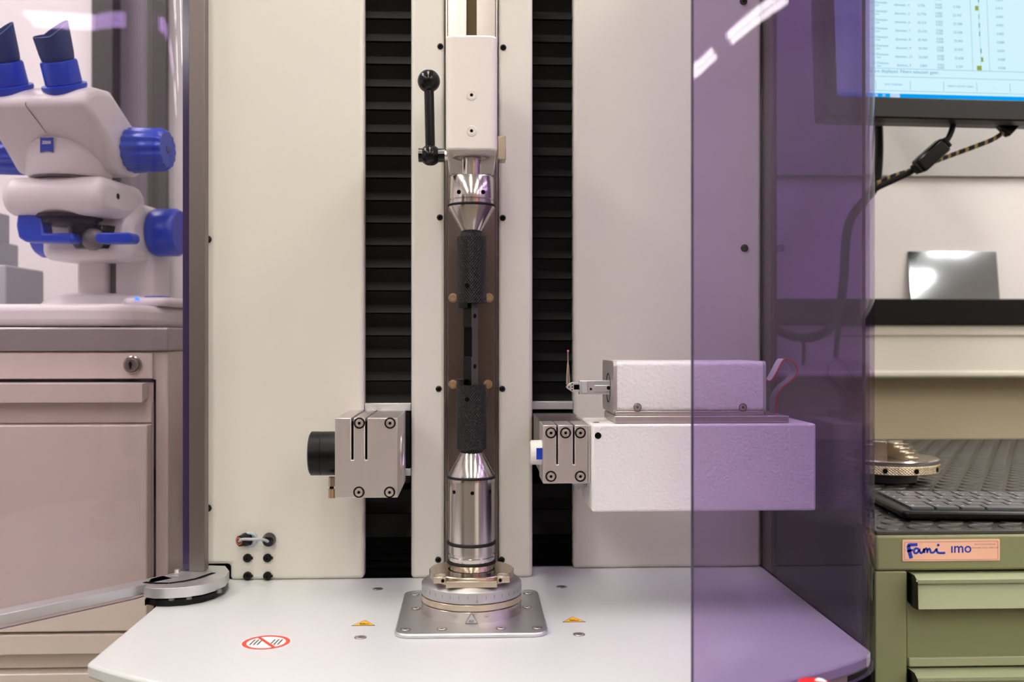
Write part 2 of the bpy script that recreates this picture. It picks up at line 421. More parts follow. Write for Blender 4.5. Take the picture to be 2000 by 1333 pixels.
# bellows
def fold_mesh(x0, x1, h, y, d=.008):
    bm = BM(); prism(bm, [(y+d+.004, 0), (y+d+.004, h), (y+.0015, h), (y+d, h*.46), (y+d, h*.42), (y, h*.03), (y+.002, 0)], x0, x1, mx=YZ); return bm
def bellow(x0, x1, y, spans, lab):
    root = bpy.data.objects.new('bellows', None); COL.objects.link(root); root.parent = mach; root['label'] = lab
    for z_hi, z_lo, h in spans:
        n = max(1, round((z_hi-z_lo)/h)); h = (z_hi-z_lo)/n; src = None
        for i in range(n):
            if src is None: src = o = obj('fold', fold_mesh(x0, x1, h*.97, y), 'bellows', root)
            else: o = src.copy(); COL.objects.link(o)
            o.location = (0, 0, z_lo+i*h)
bx = .004
bellow(XLp-bx, XC0+bx, YP+.016, [(PZ(-60, YP), PZ(300, YP), .0267), (PZ(300, YP), PZ(790, YP), .0248), (PZ(960, YP), PZ(1055, YP), .030), (PZ(1055, YP), PZ(1128, YP), .0085)], 'black pleated bellows left of the column')
bellow(XC1-bx, XRp+bx, YR+.012, [(PZ(-60, YR), PZ(300, YR), .0262), (PZ(300, YR), PZ(788, YR), .0236), (PZ(950, YR), PZ(1050, YR), .030), (PZ(1050, YR), PZ(1112, YR), .0088)], 'black pleated bellows right of the column')
# table screws and stickers
for px, py in ((738, 1151), (1097, 1147), (704, 1246), (1131, 1240)): screw(table, T(px, py, 0), .0042, 'flat', UP)
# round prohibition sticker
c = T(520, 1256, 0); bm = BM(); rr = .0215
lathe(bm, [(0, .0002), (rr, .0002), (rr, 0)], 48, None, 0)
lathe(bm, [(rr*.78, .0004), (rr*.95, .0004)], 48, None, 1)
for i in range(3):
    for s in (-1, 1):
        m = Matrix.Translation((s*(.0055+.0032*i), 0, .0005)) @ Matrix.Rotation(-.10, 4, 'Z'); box(bm, -.0005, .0005, -.0075, .0075, 0, .0001, 2, m)
box(bm, -.0165, .0165, -.0014, .0014, .0006, .0007, 1, Matrix.Rotation(-1.0, 4, 'Z'))
obj('prohibition_sticker', bm, ['sticker_white', 'red', 'ink'], table, loc=c, label='round white sticker with red ring and slash')
for px, py, lab in ((711, 1218, 'yellow warning triangle left of the spindle plate'), (1120, 1211, 'yellow warning triangle right of the spindle plate')):
    c = T(px, py+1, 0); bm = BM()
    def tri(s): return [(-s, -s*.62), (s, -s*.62), (0, s*1.0)]
    prism(bm, tri(.0108), 0, .0003, 1); prism(bm, tri(.0096), .0003, .0004, 0)
    box(bm, -.0035, .0048, -.0035, -.002, .0004, .0005, 1); box(bm, -.004, .001, -.0015, -.0007, .0004, .0005, 1, Matrix.Rotation(.25, 4, 'Z')); box(bm, -.0035, -.0027, -.003, .001, .0004, .0005, 1)
    obj('warning_sticker', bm, ['yellow', 'ink'], table, loc=c, label=lab)
# sockets on the left cover
for px, py in ((484, 1090), (523, 1090), (484, 1125), (523, 1125)):
    bm = BM(); lathe(bm, [(.0046, 0), (.0046, .003), (.0036, .0042), (.0016, .0042), (.0014, .002), (0, .002)], 24, FACE, 0)
    box(bm, .0035, .0058, -.003, 0, -.0012, .0012)
    obj('socket', bm, 'black_metal', mach, loc=P(px, py, YP))

# ---- jumper cable plugged into the left cover
jc = thing('jumper_cable', 'short grey cable looped between two round black plugs on left cover', 'cable', loc=(0, 0, 0))
a, b = P(482, 1054, YP), P(526, 1054, YP)
for q, p in enumerate((a, b)):
    bm = BM(); lathe(bm, [(.0075, -.0005), (.0075, .003), (.0062, .007), (.0058, .011), (.003, .012), (0, .012)], 28, FACE, 0)
    obj('plug', bm, 'black_plastic', jc, loc=p, rot=(0, 0, -.5 if q == 0 else .1))
bm = BM(); lathe(bm, [(.0085, 0), (.0085, .002), (.0072, .0035), (.006, .0035)], 28, FACE, 0); obj('washer', bm, 'cable_grey', jc, loc=a+Vector((.004, -.0002, 0)))
bm = BM(); torus(bm, .0035, .0008, 0, mx=FACE); obj('colour_ring', bm, 'orange', jc, loc=a+Vector((-.0058, -.0105, 0)), rot=(0, 0, -.5))
bm = BM(); tube(bm, [a+Vector((-.0055, -.0115, 0)), a+Vector((-.001, -.018, .0035)), (a+b)/2+Vector((0, -.02, .004)), b+Vector((-.003, -.017, .003)), b+Vector((.001, -.012, 0))], .0016)
obj('cord', bm, 'cable_grey', jc)

# ================================================================ ROTARY SPINDLE
YA = .956
sp = thing('rotary_spindle', 'steel rotary spindle with graduated ring on square aluminium plate', 'spindle', loc=(0, YA, ZT))
pl = BM(); prism(pl, rrect(-.0685, .0685, -.0795, .077, .014), 0, .004)
plate = obj('mounting_plate', pl, 'alu_light', sp, bevel=.0012)
for x, y in ((-.0575, .058), (.0575, .058), (-.059, -.064), (.059, -.064), (-.0535, .006), (.0535, .006), (-.0265, -.064), (.0265, -.064)):
    screw(plate, (x, y, .0041), .0036, 'flat', UP)
R = .0478
bm = BM(); lathe(bm, [(R, .004), (R, .0136), (R-.0006, .0141)], 96); base = obj('base_ring', bm, 'steel', sp)
bm = BM(); lathe(bm, [(R-.0012, .0139), (R-.0012, .0147)], 96); obj('groove', bm, 'dark', sp)
bm = BM(); lathe(bm, [(R-.0006, .0145), (R, .015), (R, .0200), (R-.0006, .0205)], 96); obj('middle_ring', bm, 'steel_warm', sp)
bm = BM(); lathe(bm, [(R-.0012, .0203), (R-.0012, .0212)], 96); obj('groove', bm, 'dark', sp)
bm = BM(); lathe(bm, [(R-.0006, .0210), (R, .0215), (R, .0312), (R-.005, .0352), (R-.012, .0352)], 96); sr = obj('scale_ring', bm, 'scale_ring', sp)
def line(bm, p, q, wd, mx, mi=0, th=.0002):
    p, q = Vector((*p, 0)), Vector((*q, 0)); d = q-p; a = math.atan2(d.y, d.x)
    box(bm, 0, d.length, -wd/2, wd/2, 0, th, mi, mx @ Matrix.Translation(p) @ Matrix.Rotation(a, 4, 'Z'))
for i in range(-8, 9):
    a = -PI/2+math.radians(10*i+6); bm = BM(); m = Matrix.Rotation(a, 4, 'Z')
    box(bm, R-.0003, R+.00015, -.00014, .00014, .0255, .0287 if i else .0300, 0, m); obj('tick', bm, 'etch', sr)
bm = BM(); text(bm, '0', .0042, Matrix.Rotation(-PI/2+math.radians(6), 4, 'Z') @ Matrix.Translation((R+.0003, 0, .0236)) @ Matrix.Rotation(PI/2, 4, 'Z') @ Matrix.Rotation(PI/2, 4, 'X')); obj('zero', bm, 'etch', sr)
bm = BM(); MXR = Matrix.Translation((0, -R-.0005, .0084)) @ Matrix.Rotation(PI/2, 4, 'X')
prism(bm, [(-.0056, -.0040), (.0056, -.0040), (0, .0056)], 0, .0001, 0, MXR)
for p, q in (((-.0056, -.0040), (0, .0056)), ((0, .0056), (.0056, -.0040)), ((.0056, -.0040), (-.0056, -.0040))): line(bm, p, q, .0004, MXR @ Matrix.Translation((0, 0, .00025)), 1)
text(bm, 'REF', .0030, MXR @ Matrix.Translation((0, -.0022, .0004)), 1, bold=.00006)
obj('reference_mark', bm, ['scale_ring', 'etch'], base, label='etched triangle with REF')
# clamp flange with flats and notches
bm = BM(); prof = [(.0398, .0352), (.0404, .0357), (.0404, .0428), (.0398, .0434), (.0225, .0434), (.0225, .0352)]
lathe(bm, prof, 72)
fl = obj('clamp_flange', bm, 'steel_warm', sp)
obj('clamp_jaw', box(BM(), -.0235, .0235, -.0425, -.03, .0352, .0410), 'steel_warm', fl, bevel=.0004)
for s in (-1, 1):
    obj('clamp_lug', box(BM(), s*.0295-.0058, s*.0295+.0058, -.0365, -.022, .0380, .0438), 'steel_warm', fl, bevel=.0004)
    bm = BM(); lathe(bm, [(.0050, .0438), (.0050, .0443), (.0036, .0443), (.0036, .0440), (0, .0440)], 24, None, 0); obj('flange_screw', bm, 'silver', fl, loc=(s*.0285, -.029, 0))
    bm = BM(); lathe(bm, [(.0016, 0), (.0016, .0006), (0, .0006)], 16, FACE, 0); obj('pin_hole', bm, 'dark', fl, loc=(s*.0265, -.0366, .0405))
# chuck cylinder
def zr(py): return ZC-(py-666.5)*YA/F-ZT          # height above the table of a silhouette point on the axis
rc = .0219
bm = BM(); lathe(bm, [(rc*.97, .043), (rc*.97, zr(1101)), (rc, zr(1098)), (rc, zr(1085)), (rc-.001, zr(1084)), (rc-.001, zr(1079)), (rc, zr(1078)), (rc, zr(945)), (rc+.0005, zr(940)), (rc+.0005, zr(933)), (rc-.0005, zr(931))], 72)
chuck = obj('chuck_cylinder', bm, 'steel_turned', sp)
bm = BM(); lathe(bm, [(rc, zr(932)), (rc, zr(927)), (.0106, zr(884)), (0, zr(884))], 72); obj('cone', bm, 'steel_turned', sp)
for py, rad in ((1096, .0013), (1059, .0015), (931, .0013)):
    bm = BM(); torus(bm, rc+.0006, rad, zr(py), seg=64); obj('rubber_ring', bm, 'black_rubber', sp)
for a in (-88, -139, -37):
    bm = BM(); lathe(bm, [(.0018, 0), (.0017, .0004), (.0013, .0004), (.0013, 0.0001), (0, .0001)], 16, FACE, 0)
    aa = math.radians(a); obj('pin_hole', bm, 'dark', chuck, loc=((rc+.0001)*math.cos(aa), (rc+.0001)*math.sin(aa), zr(957)), rot=(0, 0, aa+PI/2))

# ================================================================ BLACK KNURLED GAUGE
gz = thing('knurled_gauge', 'black knurled gauge bar with cut-away middle clamped between two cones', 'gauge', loc=(0, YA, ZT))
rg = .01435
bm = BM(); lathe(bm, [(0, zr(885)), (.0103, zr(885)), (.0108, zr(881)), (rg, zr(876)), (rg, zr(752)), (0, zr(752))], 64); lo = obj('knurled_sleeve', bm, 'knurl_black', gz)
bm = BM(); lathe(bm, [(0, zr(593)), (rg, zr(593)), (rg, zr(464)), (.0108, zr(457)), (.0103, zr(453)), (0, zr(453))], 64); up = obj('knurled_sleeve', bm, 'knurl_black', gz)
for o_, py in ((lo, 779), (up, 560)):
    bm = BM(); lathe(bm, [(.0022, 0), (.0021, .0004), (.0018, .0004), (.0017, 0.0001), (0, .0001)], 20, FACE, 0)
    aa = math.radians(-90-17); obj('pin_hole', bm, 'dark', o_, loc=((rg+.0001)*math.cos(aa), (rg+.0001)*math.sin(aa), zr(py)), rot=(0, 0, aa+PI/2))
WA = math.radians(-35); RZ = Matrix.Rotation(WA, 4, 'Z')
def bar(bm, x0, x1, y0, y1, pa, pb):
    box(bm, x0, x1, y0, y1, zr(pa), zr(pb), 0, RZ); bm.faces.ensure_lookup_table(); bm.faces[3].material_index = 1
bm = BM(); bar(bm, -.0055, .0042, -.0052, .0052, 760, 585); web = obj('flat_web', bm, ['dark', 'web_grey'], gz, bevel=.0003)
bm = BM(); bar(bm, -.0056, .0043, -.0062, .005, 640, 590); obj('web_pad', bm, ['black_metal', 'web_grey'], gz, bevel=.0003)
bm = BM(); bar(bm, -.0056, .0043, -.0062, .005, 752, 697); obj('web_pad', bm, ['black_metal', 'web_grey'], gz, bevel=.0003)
bm = BM(); lathe(bm, [(rg, zr(602)), (rg, zr(592)), (0, zr(592)), (0, zr(602)), (rg, zr(602))], 24, None, 0, math.radians(120), math.radians(255)); obj('sleeve_lip', bm, 'black_metal', gz)
bm = BM(); lathe(bm, [(rg, zr(753)), (rg, zr(741)), (0, zr(741)), (0, zr(753)), (rg, zr(753))], 24, None, 0, math.radians(120), math.radians(240)); obj('sleeve_lip', bm, 'black_metal', gz)
for py in (618, 716):
    bm = BM(); lathe(bm, [(.0022, 0), (.0022, .0003), (0, .0003)], 16, FACE); obj('pin_hole', bm, 'dark', gz, loc=RZ @ Vector((.0044, -.001, zr(py))), rot=(0, 0, WA+PI/2))

# ================================================================ TAILSTOCK
ts = thing('tailstock', 'white tailstock slide with black ball lever and steel centre cone', 'tailstock', loc=(0, YA, ZT))
def zs(py, Y): return PZ(py, Y)-ZT
HY = .921; hf = HY-YA; hz0 = zs(293, HY); hz1 = zs(68, HY)
bm = BM(); prism(bm, rrect(-.0237, .0237, hf, 1.070-YA, .0075, 6), hz0, hz1); hs = obj('housing', bm, 'white_paint', ts, bevel=.002, seg=3)
for py in (186, 256): screw(hs, (0, hf-.0001, zs(py, HY)), .0050, 'paint')
for s in (-1, 1): screw(hs, (s*.018, .1, hz0-.0001), .0022, 'flat', (PI/2, 0, 0))
bm = BM(); lathe(bm, [(.0178, hz0-.0012), (.0178, hz0), (.0135, hz0), (.0135, hz0-.0012), (.0178, hz0-.0012)], 48); obj('bearing_ring', bm, 'silver', ts)
bm = BM(); lathe(bm, [(.0093, zr(352)), (.0093, hz0+.005)], 48); obj('quill', bm, 'steel_turned', ts)
bm = BM(); lathe(bm, [(0, zr(347)), (.0205, zr(347)), (.0213, zr(349)), (.0213, zr(391)), (.0208, zr(392)), (.0208, zr(393)), (.0213, zr(394)), (.0213, zr(400)), (0, zr(400))], 64); cl = obj('collar', bm, 'steel_turned', ts)
bm = BM(); lathe(bm, [(.0222, zr(402)), (.0222, zr(407)), (.0094, zr(452)), (0, zr(452))], 64); obj('cone', bm, 'steel_turned', ts)
bm = BM(); torus(bm, .0218, .0013, zr(403), seg=64); obj('rubber_ring', bm, 'black_rubber', ts)
for x in (-24, 22):
    aa = -math.acos(x/43.0); bm = BM(); lathe(bm, [(.0021, 0), (.002, .0005), (.0016, .0005), (.0016, 0.0001), (0, .0001)], 16, FACE)
    obj('pin_hole', bm, 'dark', cl, loc=(.0214*math.cos(aa), .0214*math.sin(aa), zr(381)), rot=(0, 0, aa+PI/2))
def sph(bm, c, r, mi=0, seg=32): return lathe(bm, [(r*math.sin(PI*i/16), -r*math.cos(PI*i/16)) for i in range(17)], seg, Matrix.Translation(c), mi)
def lx(px): return PX(px, YA)
lv = BM(); A_ = Vector((lx(838), -.004, zr(162))); B_ = Vector((lx(841), -.004, zr(306)))
cyl(lv, A_, B_, .0047, 32); lev = obj('lever', lv, 'black_plastic', ts)
obj('ball_knob', sph(BM(), A_, .0108), 'black_plastic', lev)
bm = BM(); sph(bm, B_, .0100); cyl(bm, (lx(818), -.004, zr(306)), B_, .0066, 32); obj('hub_ball', bm, 'black_plastic', lev)
bm = BM(); cyl(bm, B_, (lx(869), -.004, zr(306)), .0066, 32); obj('axle', bm, 'black_plastic', lev)
bm = BM(); cyl(bm, (lx(868), -.004, zr(306)), (lx(874), -.004, zr(306)), .0045, 24); obj('pin', bm, 'silver', lev)
obj('slide', box(BM(), -.021, .021, 1.0703-YA, YP-.0045-YA, hz0+.006, hz1-.004), 'alu_grey', ts, bevel=.001)
obj('stop_block', box(BM(), lx(972), lx(988), -.003, .02, zr(312), zr(267)), 'steel_warm', ts, bevel=.0006)

# ================================================================ LEFT OPTICAL HEAD
YH = .985
lh = thing('camera_head', 'slotted aluminium block with black lens barrel in front of left bellows', 'optical head', loc=(0, 0, 0))
zt, zb_ = PZ(817, YH, 715), PZ(973, YH, 715); x0, x1 = PX(654, YH), PX(777, YH)
YH2 = YH+.118
bm = BM()
prism(bm, [(x0, YH), (x1, YH), (x1+.0016, YH2), (x0, YH2)], zb_, zt)
# slots are cut by building the block as slabs
bm.free(); bm = BM(); s1a, s1b, s2a, s2b = PX(686, YH), PX(690.5, YH), PX(713, YH), PX(717.5, YH); zsl = PZ(899, YH, 700)
prism(bm, [(x0, zb_), (x1, zb_), (x1, zt), (s2b, zt), (s2b, zsl), (s2a, zsl), (s2a, zt), (s1b, zt), (s1b, zsl), (s1a, zsl), (s1a, zt), (x0, zt)], -YH2, -YH, mx=XZ)
blk = obj('clamp_block', bm, 'alu', lh, bevel=.0007, seg=2)
for a_, b_ in ((s1a, s1b), (s2a, s2b)): obj('slot_fill', box(BM(), a_, b_, YH+.006, YH2-.002, zsl, zt-.004), 'dark', lh)
for px, py in ((702, 827), (762, 827), (701, 962), (761, 962)): screw(blk, P(px, py, YH-.0002), .0042, 'cap')
bm = BM(); rot_y = Matrix.Rotation(PI/2, 4, 'Y'); lathe(bm, [(.0225, 0), (.0225, .0012), (.0195, .0014), (.0185, -.0005)], 40, rot_y, 0); lathe(bm, [(.0185, -.0005), (0, .0008)], 40, rot_y, 1)
obj('lens_window', bm, ['alu', 'black_plastic'], lh, loc=(x1, YH+.055, PZ(885, YH+.055, 780)))
yb = YH+.045; zc_ = PZ(886, yb, 630); rb = .0225
xb0 = PX(606, yb)
bm = BM(); lathe(bm, [(0, 0), (rb-.002, 0), (rb, .0015), (rb, .0118), (rb-.0006, .0121), (rb-.0006, .0128), (rb, .0131), (rb, .032)], 56, Matrix.Rotation(PI/2, 4, 'Y')); obj('lens_barrel', bm, 'black_metal', lh, loc=(xb0, yb, zc_))
bm = BM(); xf = PX(648, YH+.03)
cyl(bm, (xf, YH+.03, PZ(932, YH+.03, 648)), (xf, YH+.03, PZ(950, YH+.03, 648)), .0032, 16, 0); cyl(bm, (xf, YH+.03, PZ(950, YH+.03, 648)), (xf, YH+.03, PZ(955, YH+.03, 648)), .0022, 16, 2); cyl(bm, (xf, YH+.03, PZ(955, YH+.03, 648)), (xf, YH+.03, PZ(973, YH+.03, 648)), .0034, 16, 1)
obj('cable_fitting', bm, ['steel_warm', 'brass', 'dark'], lh)
obj('carriage', box(BM(), x1-.03, XC0-.002, YH2+.0005, YP+.014, PZ(945, YH2, 790), PZ(806, YH2, 790)), 'black_metal', lh, bevel=.001)
obj('carriage_strip', box(BM(), XLp+.0005, XC0-.0005, YP+.003, YP+.012, PZ(803, YP), PZ(788, YP)), 'alu_light', lh, bevel=.0006)
obj('carriage_strip', box(BM(), XLp+.0005, XC0-.0005, YP+.003, YP+.012, PZ(930, YP), PZ(916, YP)), 'alu_light', lh, bevel=.0006)

# ================================================================ RIGHT HEAD
YG = .945
rh = thing('scanning_head', 'white textured housing with aluminium clamp block on right carriage', 'scanning head', loc=(0, 0, 0))
x0, x1 = PX(1060.5, YG), PX(1148, YG); zt, zb_ = PZ(831, YG, 1100), PZ(945, YG, 1100); zsl = PZ(908, YG, 1100); YG2 = YG+.16
bm = BM(); q = [PX(1086.5, YG), PX(1090, YG), PX(1119, YG), PX(1122.5, YG)]
prism(bm, [(x0, zb_), (x1, zb_), (x1, zt), (q[3], zt), (q[3], zsl), (q[2], zsl), (q[2], zt), (q[1], zt), (q[1], zsl), (q[0], zsl), (q[0], zt), (x0, zt)], -(YG+.05), -YG, mx=XZ)
blk = obj('clamp_block', bm, 'alu', rh, bevel=.0006)
for a_, b_ in ((q[0], q[1]), (q[2], q[3])): obj('slot_fill', box(BM(), a_, b_, YG+.006, YG+.048, zsl, zt-.003), 'dark', rh)
obj('rear_block', box(BM(), x0+.0006, x1+.004, YG+.0505, YG2, zb_+.003, zt-.0008), 'alu_grey', rh, bevel=.0008)
for px, py in ((1076, 846), (1104.5, 846), (1133.5, 846), (1076, 931), (1133.5, 931)): screw(blk, P(px, py, YG-.0002), .0040, 'cap')
yl = YG+.022; bm = BM(); lathe(bm, [(0, -.006), (.0105, -.006), (.0118, -.0045), (.0122, .012)], 40, Matrix.Rotation(PI/2, 4, 'Y'), 0)
lens = obj('lens_tube', bm, 'sticker_white', rh, loc=(PX(1047, yl), yl, PZ(884, yl, 1050)))
bm = BM(); box(bm, -.0005, .0065, -.01265, -.0118, -.0055, .0055, 0); obj('blue_mark', bm, 'logo_blue', lens, label='blue patch on lens tube')
# big housing
YH3 = YG-.008; bx0, bx1 = PX(1156, YH3), PX(1594, YH3); bz0, bz1 = PZ(1000, YH3, 1300), PZ(829, YH3, 1300)
bm = BM(); box(bm, bx0, bx1, YH3, YH3+.085, bz0, bz1); bh = obj('housing', bm, 'white_box', rh, bevel=.0022, seg=3)
for loc, rt in ((P(1168, 851.5, YH3-.0001), (0, 0, 0)), (Vector((PX(1168, YH3)+.001, YH3+.022, bz1+.0001)), UP)):
    bm = BM(); lathe(bm, [(.0032, 0), (.0031, .0002), (.0026, .0002), (.0025, 0.0001), (0, .0001)], 20, FACE); obj('screw_hole', bm, 'dark', bh, loc=loc, rot=rt)
obj('side_bracket', box(BM(), x1+.0003, bx0-.0003, YG, YG+.12, zb_+.0, zt-.0006), 'alu', rh, bevel=.0005)
bm = BM(); prism(bm, [(PX(1104, YG+.03), zb_-.0003), (bx0-.0005, zb_-.0003), (bx0-.0005, zb_-.008), (bx0-.010, zb_-.0115), (PX(1122, YG+.03), zb_-.006)][::-1], -(YG+.07), -(YG+.03), mx=XZ); obj('cable_guide', bm, 'grey_plastic', rh, bevel=.001)
obj('carriage', box(BM(), XC1+.0005, XRp+.02, YG2+.0005, YR+.0085-.0015, zb_+.004, zt-.002) if False else box(BM(), XC1+.0005, XRp-.0005, YG2+.0005, YR+.01, zb_+.004, zt-.002), 'black_metal', rh, bevel=.001)
obj('carriage_strip', box(BM(), XC1+.0005, XRp-.0005, YR+.001, YR+.009, PZ(801, YR), PZ(785, YR)), 'alu_light', rh, bevel=.0006)

# ================================================================ TACTILE PROBE UNIT on top of the housing
pb = thing('probe_unit', 'white textured probe box with stylus arm on top of larger housing', 'probe', loc=(0, 0, 0))
ypl = YH3+.006
zp0, zp1 = bz1+.0006, PZ(813.5, ypl, 1300)
obj('slide_plate', box(BM(), PX(1201, ypl), PX(1541, ypl), ypl, ypl+.075, zp0, zp1), 'alu', pb, bevel=.0005)
yp = YH3+.010; kz0, kz1 = PZ(808, yp, 1300), PZ(706.5, yp, 1300); kx0, kx1 = PX(1205, yp), PX(1490, yp)
bm = BM(); prism(bm, rrect(yp, yp+.078, kz0+.002, kz1, .0045, 5), kx0, kx1, mx=YZ); ph = obj('housing', bm, 'white_box', pb, smooth=True)
obj('base_rail', box(BM(), kx0-.001, kx1+.001, yp+.0006, yp+.077, zp1+.0003, kz0+.0022), 'alu', pb, bevel=.0005)
obj('gap', box(BM(), kx0+.01, kx1-.02, yp+.012, yp+.05, zp1, zp1+.0006), 'dark', pb)
bm = BM(); prism(bm, rrect(yp-.0003, yp+.0783, kz0, kz1+.0003, .005, 5), kx0-.0035, kx0, mx=YZ); obj('end_plate', bm, 'alu', pb)
bm = BM(); prism(bm, rrect(yp-.0003, yp+.0783, kz0, kz1+.0003, .005, 5), kx1, kx1+.003, mx=YZ); obj('end_plate', bm, 'grey_plastic', pb)
zk = PZ(758, yp+.03, 1180)
bm = BM(); lathe(bm, [(.0145, .0004), (.0145, 0), (.0125, -.0002), (0, -.0002)], 32, Matrix.Rotation(-PI/2, 4, 'Y'), 0); obj('port', bm, 'dark', pb, loc=(kx0-.0036, yp+.034, zk))
for px in (1245, 1451): screw(ph, P(px, 796, yp-.0002), .0030, 'flat')
ya = yp+.026
def ax(px): return PX(px, ya)
def az(py): return PZ(py, ya, 1150)
arm = BM(); box(arm, ax(1132), ax(1196), ya, ya+.012, az(771), az(744)); arm_o = obj('probe_arm', arm, 'alu_light', pb, bevel=.0004)
obj('arm_bar', box(BM(), ax(1161), ax(1196), ya-.0022, ya-.0001, az(765), az(753)), 'alu_light', arm_o, bevel=.0004)
obj('clamp_pad', box(BM(), ax(1136), ax(1147), ya-.0025, ya+.0135, az(769), az(745)), 'grey_plastic', arm_o, bevel=.0006)
for px, py, r in ((1188, 758, .0019), (1154, 760.5, .0012)):
    bm = BM(); lathe(bm, [(r, 0), (r, .0002), (0, .0002)], 16, FACE); obj('screw_hole', bm, 'dark', arm_o, loc=(ax(px), ya-(.0023 if px > 1180 else .0001), az(py)))
hb = BM(); prism(hb, [(ax(1107), az(757)), (ax(1109), az(760)), (ax(1118), az(766)), (ax(1137), az(766)), (ax(1137), az(762)), (ax(1121), az(762)), (ax(1121), az(752)), (ax(1137), az(752)), (ax(1137), az(747.5)), (ax(1118), az(747.5)), (ax(1110), az(752))], -(ya+.011), -(ya+.001), mx=XZ)
head = obj('stylus_holder', hb, 'alu_light', pb, bevel=.0003)
obj('holder_gap', box(BM(), ax(1121), ax(1136), ya+.006, ya+.009, az(762), az(752)), 'dark', head)
for px, py in ((1111.5, 756.5), (1117.5, 750.5), (1117.5, 762), (1118, 756.5)):
    bm = BM(); lathe(bm, [(.0007, 0), (.0007, .0002), (0, .0002)], 12, FACE); obj('screw_hole', bm, 'dark', head, loc=(ax(px), ya+.0009, az(py)))
sx = ax(1110.5); yy = ya+.006
def zq(py): return az(py)
bm = BM(); lathe(bm, [(.0020, zq(752)), (.0019, zq(742)), (.0012, zq(718)), (.0011, zq(715)), (.0007, zq(710)), (.00055, zq(687))], 20); st = obj('stylus', bm, 'steel_warm', pb, loc=(sx, yy, 0))
bm = BM(); sph(bm, (0, 0, zq(686)), .0011, seg=16); obj('stylus_tip', bm, 'ruby', st, label='tiny pink ruby ball')
# flat ribbon cable: a curled strip
rp = [(1491, 726), (1497, 742), (1507, 744), (1517, 730), (1530, 706), (1540, 703), (1555, 712), (1560, 728), (1548, 744), (1530, 760), (1520, 780), (1519, 812)]
yr_ = yp+.02
def crom(pts, n=6):
    P_ = [pts[0]*2-pts[1]]+pts+[pts[-1]*2-pts[-2]]; out = []
    for i in range(1, len(P_)-2):
        for k in range(n):
            t = k/n; a, b, c, d = P_[i-1:i+3]; out.append(.5*((2*b)+(c-a)*t+(2*a-5*b+4*c-d)*t*t+(3*b-a-3*c+d)*t**3))
    return out+[pts[-1]]
path = crom([P(x, y, yr_) for x, y in rp])
def strip(bm, path, y0, y1, th, mi):
    rings = []
    for i, p in enumerate(path):
        d = (path[min(i+1, len(path)-1)]-path[max(i-1, 0)]).normalized(); nrm = Vector((-d.z, 0, d.x))*th/2
        k = .006*i/len(path)
        rings.append([bm.verts.new(v) for v in (Vector((p.x, y0+k, p.z))+nrm, Vector((p.x, y1+k, p.z))+nrm, Vector((p.x, y1+k, p.z))-nrm, Vector((p.x, y0+k, p.z))-nrm)])
    for a, b in zip(rings[:-1], rings[1:]):
        for k in range(4): bm.faces.new((a[k], a[(k+1) % 4], b[(k+1) % 4], b[k])).material_index = mi
bm = BM(); strip(bm, path, yr_, yr_+.0014, .0011, 1); strip(bm, path, yr_+.0014, yr_+.020, .0009, 0); obj('ribbon_cable', bm, ['ribbon_grey', 'ribbon_red'], pb, smooth=True, label='grey flat ribbon cable with red edge')
bm = BM(); box(bm, kx1+.003, kx1+.006, yp+.018, yp+.045, PZ(730, yp, 1495), PZ(713, yp, 1495)); obj('connector', bm, 'grey_plastic', pb, bevel=.0005)

# ================================================================ HOODS
def pane(name, pts, z0, z1, th, parent, m='acrylic'):
    """bent sheet: plan polyline pts thickened by th"""
    n = len(pts); nr = []
    for i in range(n):
        a, b = Vector(pts[max(i-1, 0)]), Vector(pts[min(i+1, n-1)]); d = (b-a).normalized(); nr.append(Vector((-d.y, d.x)))
    bm = BM(); o_ = [Vector(p)+nr[i]*th/2 for i, p in enumerate(pts)]; i_ = [Vector(p)-nr[i]*th/2 for i, p in enumerate(pts)]
    V = [[bm.verts.new((p.x, p.y, z)) for p in L for z in (z0, z1)] for L in (o_, i_)]
    for L in V:
        for i in range(n-1):
            f = bm.faces.new((L[2*i], L[2*i+2], L[2*i+3], L[2*i+1])); f.smooth = True
    for i in range(n-1):
        for k in (0, 1): bm.faces.new((V[0][2*i+k], V[0][2*i+2+k], V[1][2*i+2+k], V[1][2*i+k])).material_index = 1
    for i in (0, n-1): bm.faces.new((V[0][2*i], V[0][2*i+1], V[1][2*i+1], V[1][2*i])).material_index = 1
    return obj(name, bm, [m, 'acrylic_edge'], parent)
# right hood: bowed front, rounded corner, straight side back to the post
hd = thing('safety_hood', 'violet tinted curved acrylic hood closed over right half of machine', 'hood', loc=(0, 0, 0))
off = .006; xs = .3435; pts = []
xstart = .1615
for i in range(25):
    x = xstart+(.300-xstart)*i/24; pts.append((x, bow(x)-off))
# rounded corner as a quadratic curve to the side
p0 = Vector(pts[-1]); dd = (p0-Vector(pts[-2])).normalized(); tt = (xs-p0.x)/dd.x; pc = p0+dd*tt; p2 = Vector((xs, pc.y+.035))
for i in range(1, 13):
    t = i/12; pts.append(tuple(p0*(1-t)**2+pc*2*t*(1-t)+p2*t*t))
for i in range(1, 9): pts.append((xs, p2.y+(YR-.012-p2.y)*i/8))
pane('tinted_pane', pts, ZT-.014, ZTOP-.02, .004, hd)
obj('top_cap', prism(BM(), [(x-.0*0, y) for x, y in pts]+[(xstart, YR-.012)], ZTOP-.0195, ZTOP-.0155), 'alu_grey', hd) if False else None
obj('hinge_strip', box(BM(), XRe+.0085, xs+.002, YR-.011, YR-.003, ZT, ZTOP-.02), 'alu_grey', hd, bevel=.0006)
pane('side_pane', [(xs-.0055, p2.y-.006+(YR-.03-p2.y+.006)*i/8) for i in range(9)], ZT+.0005, ZTOP-.02, .003, hd)  # second tinted sheet, added to darken the view through the hood side
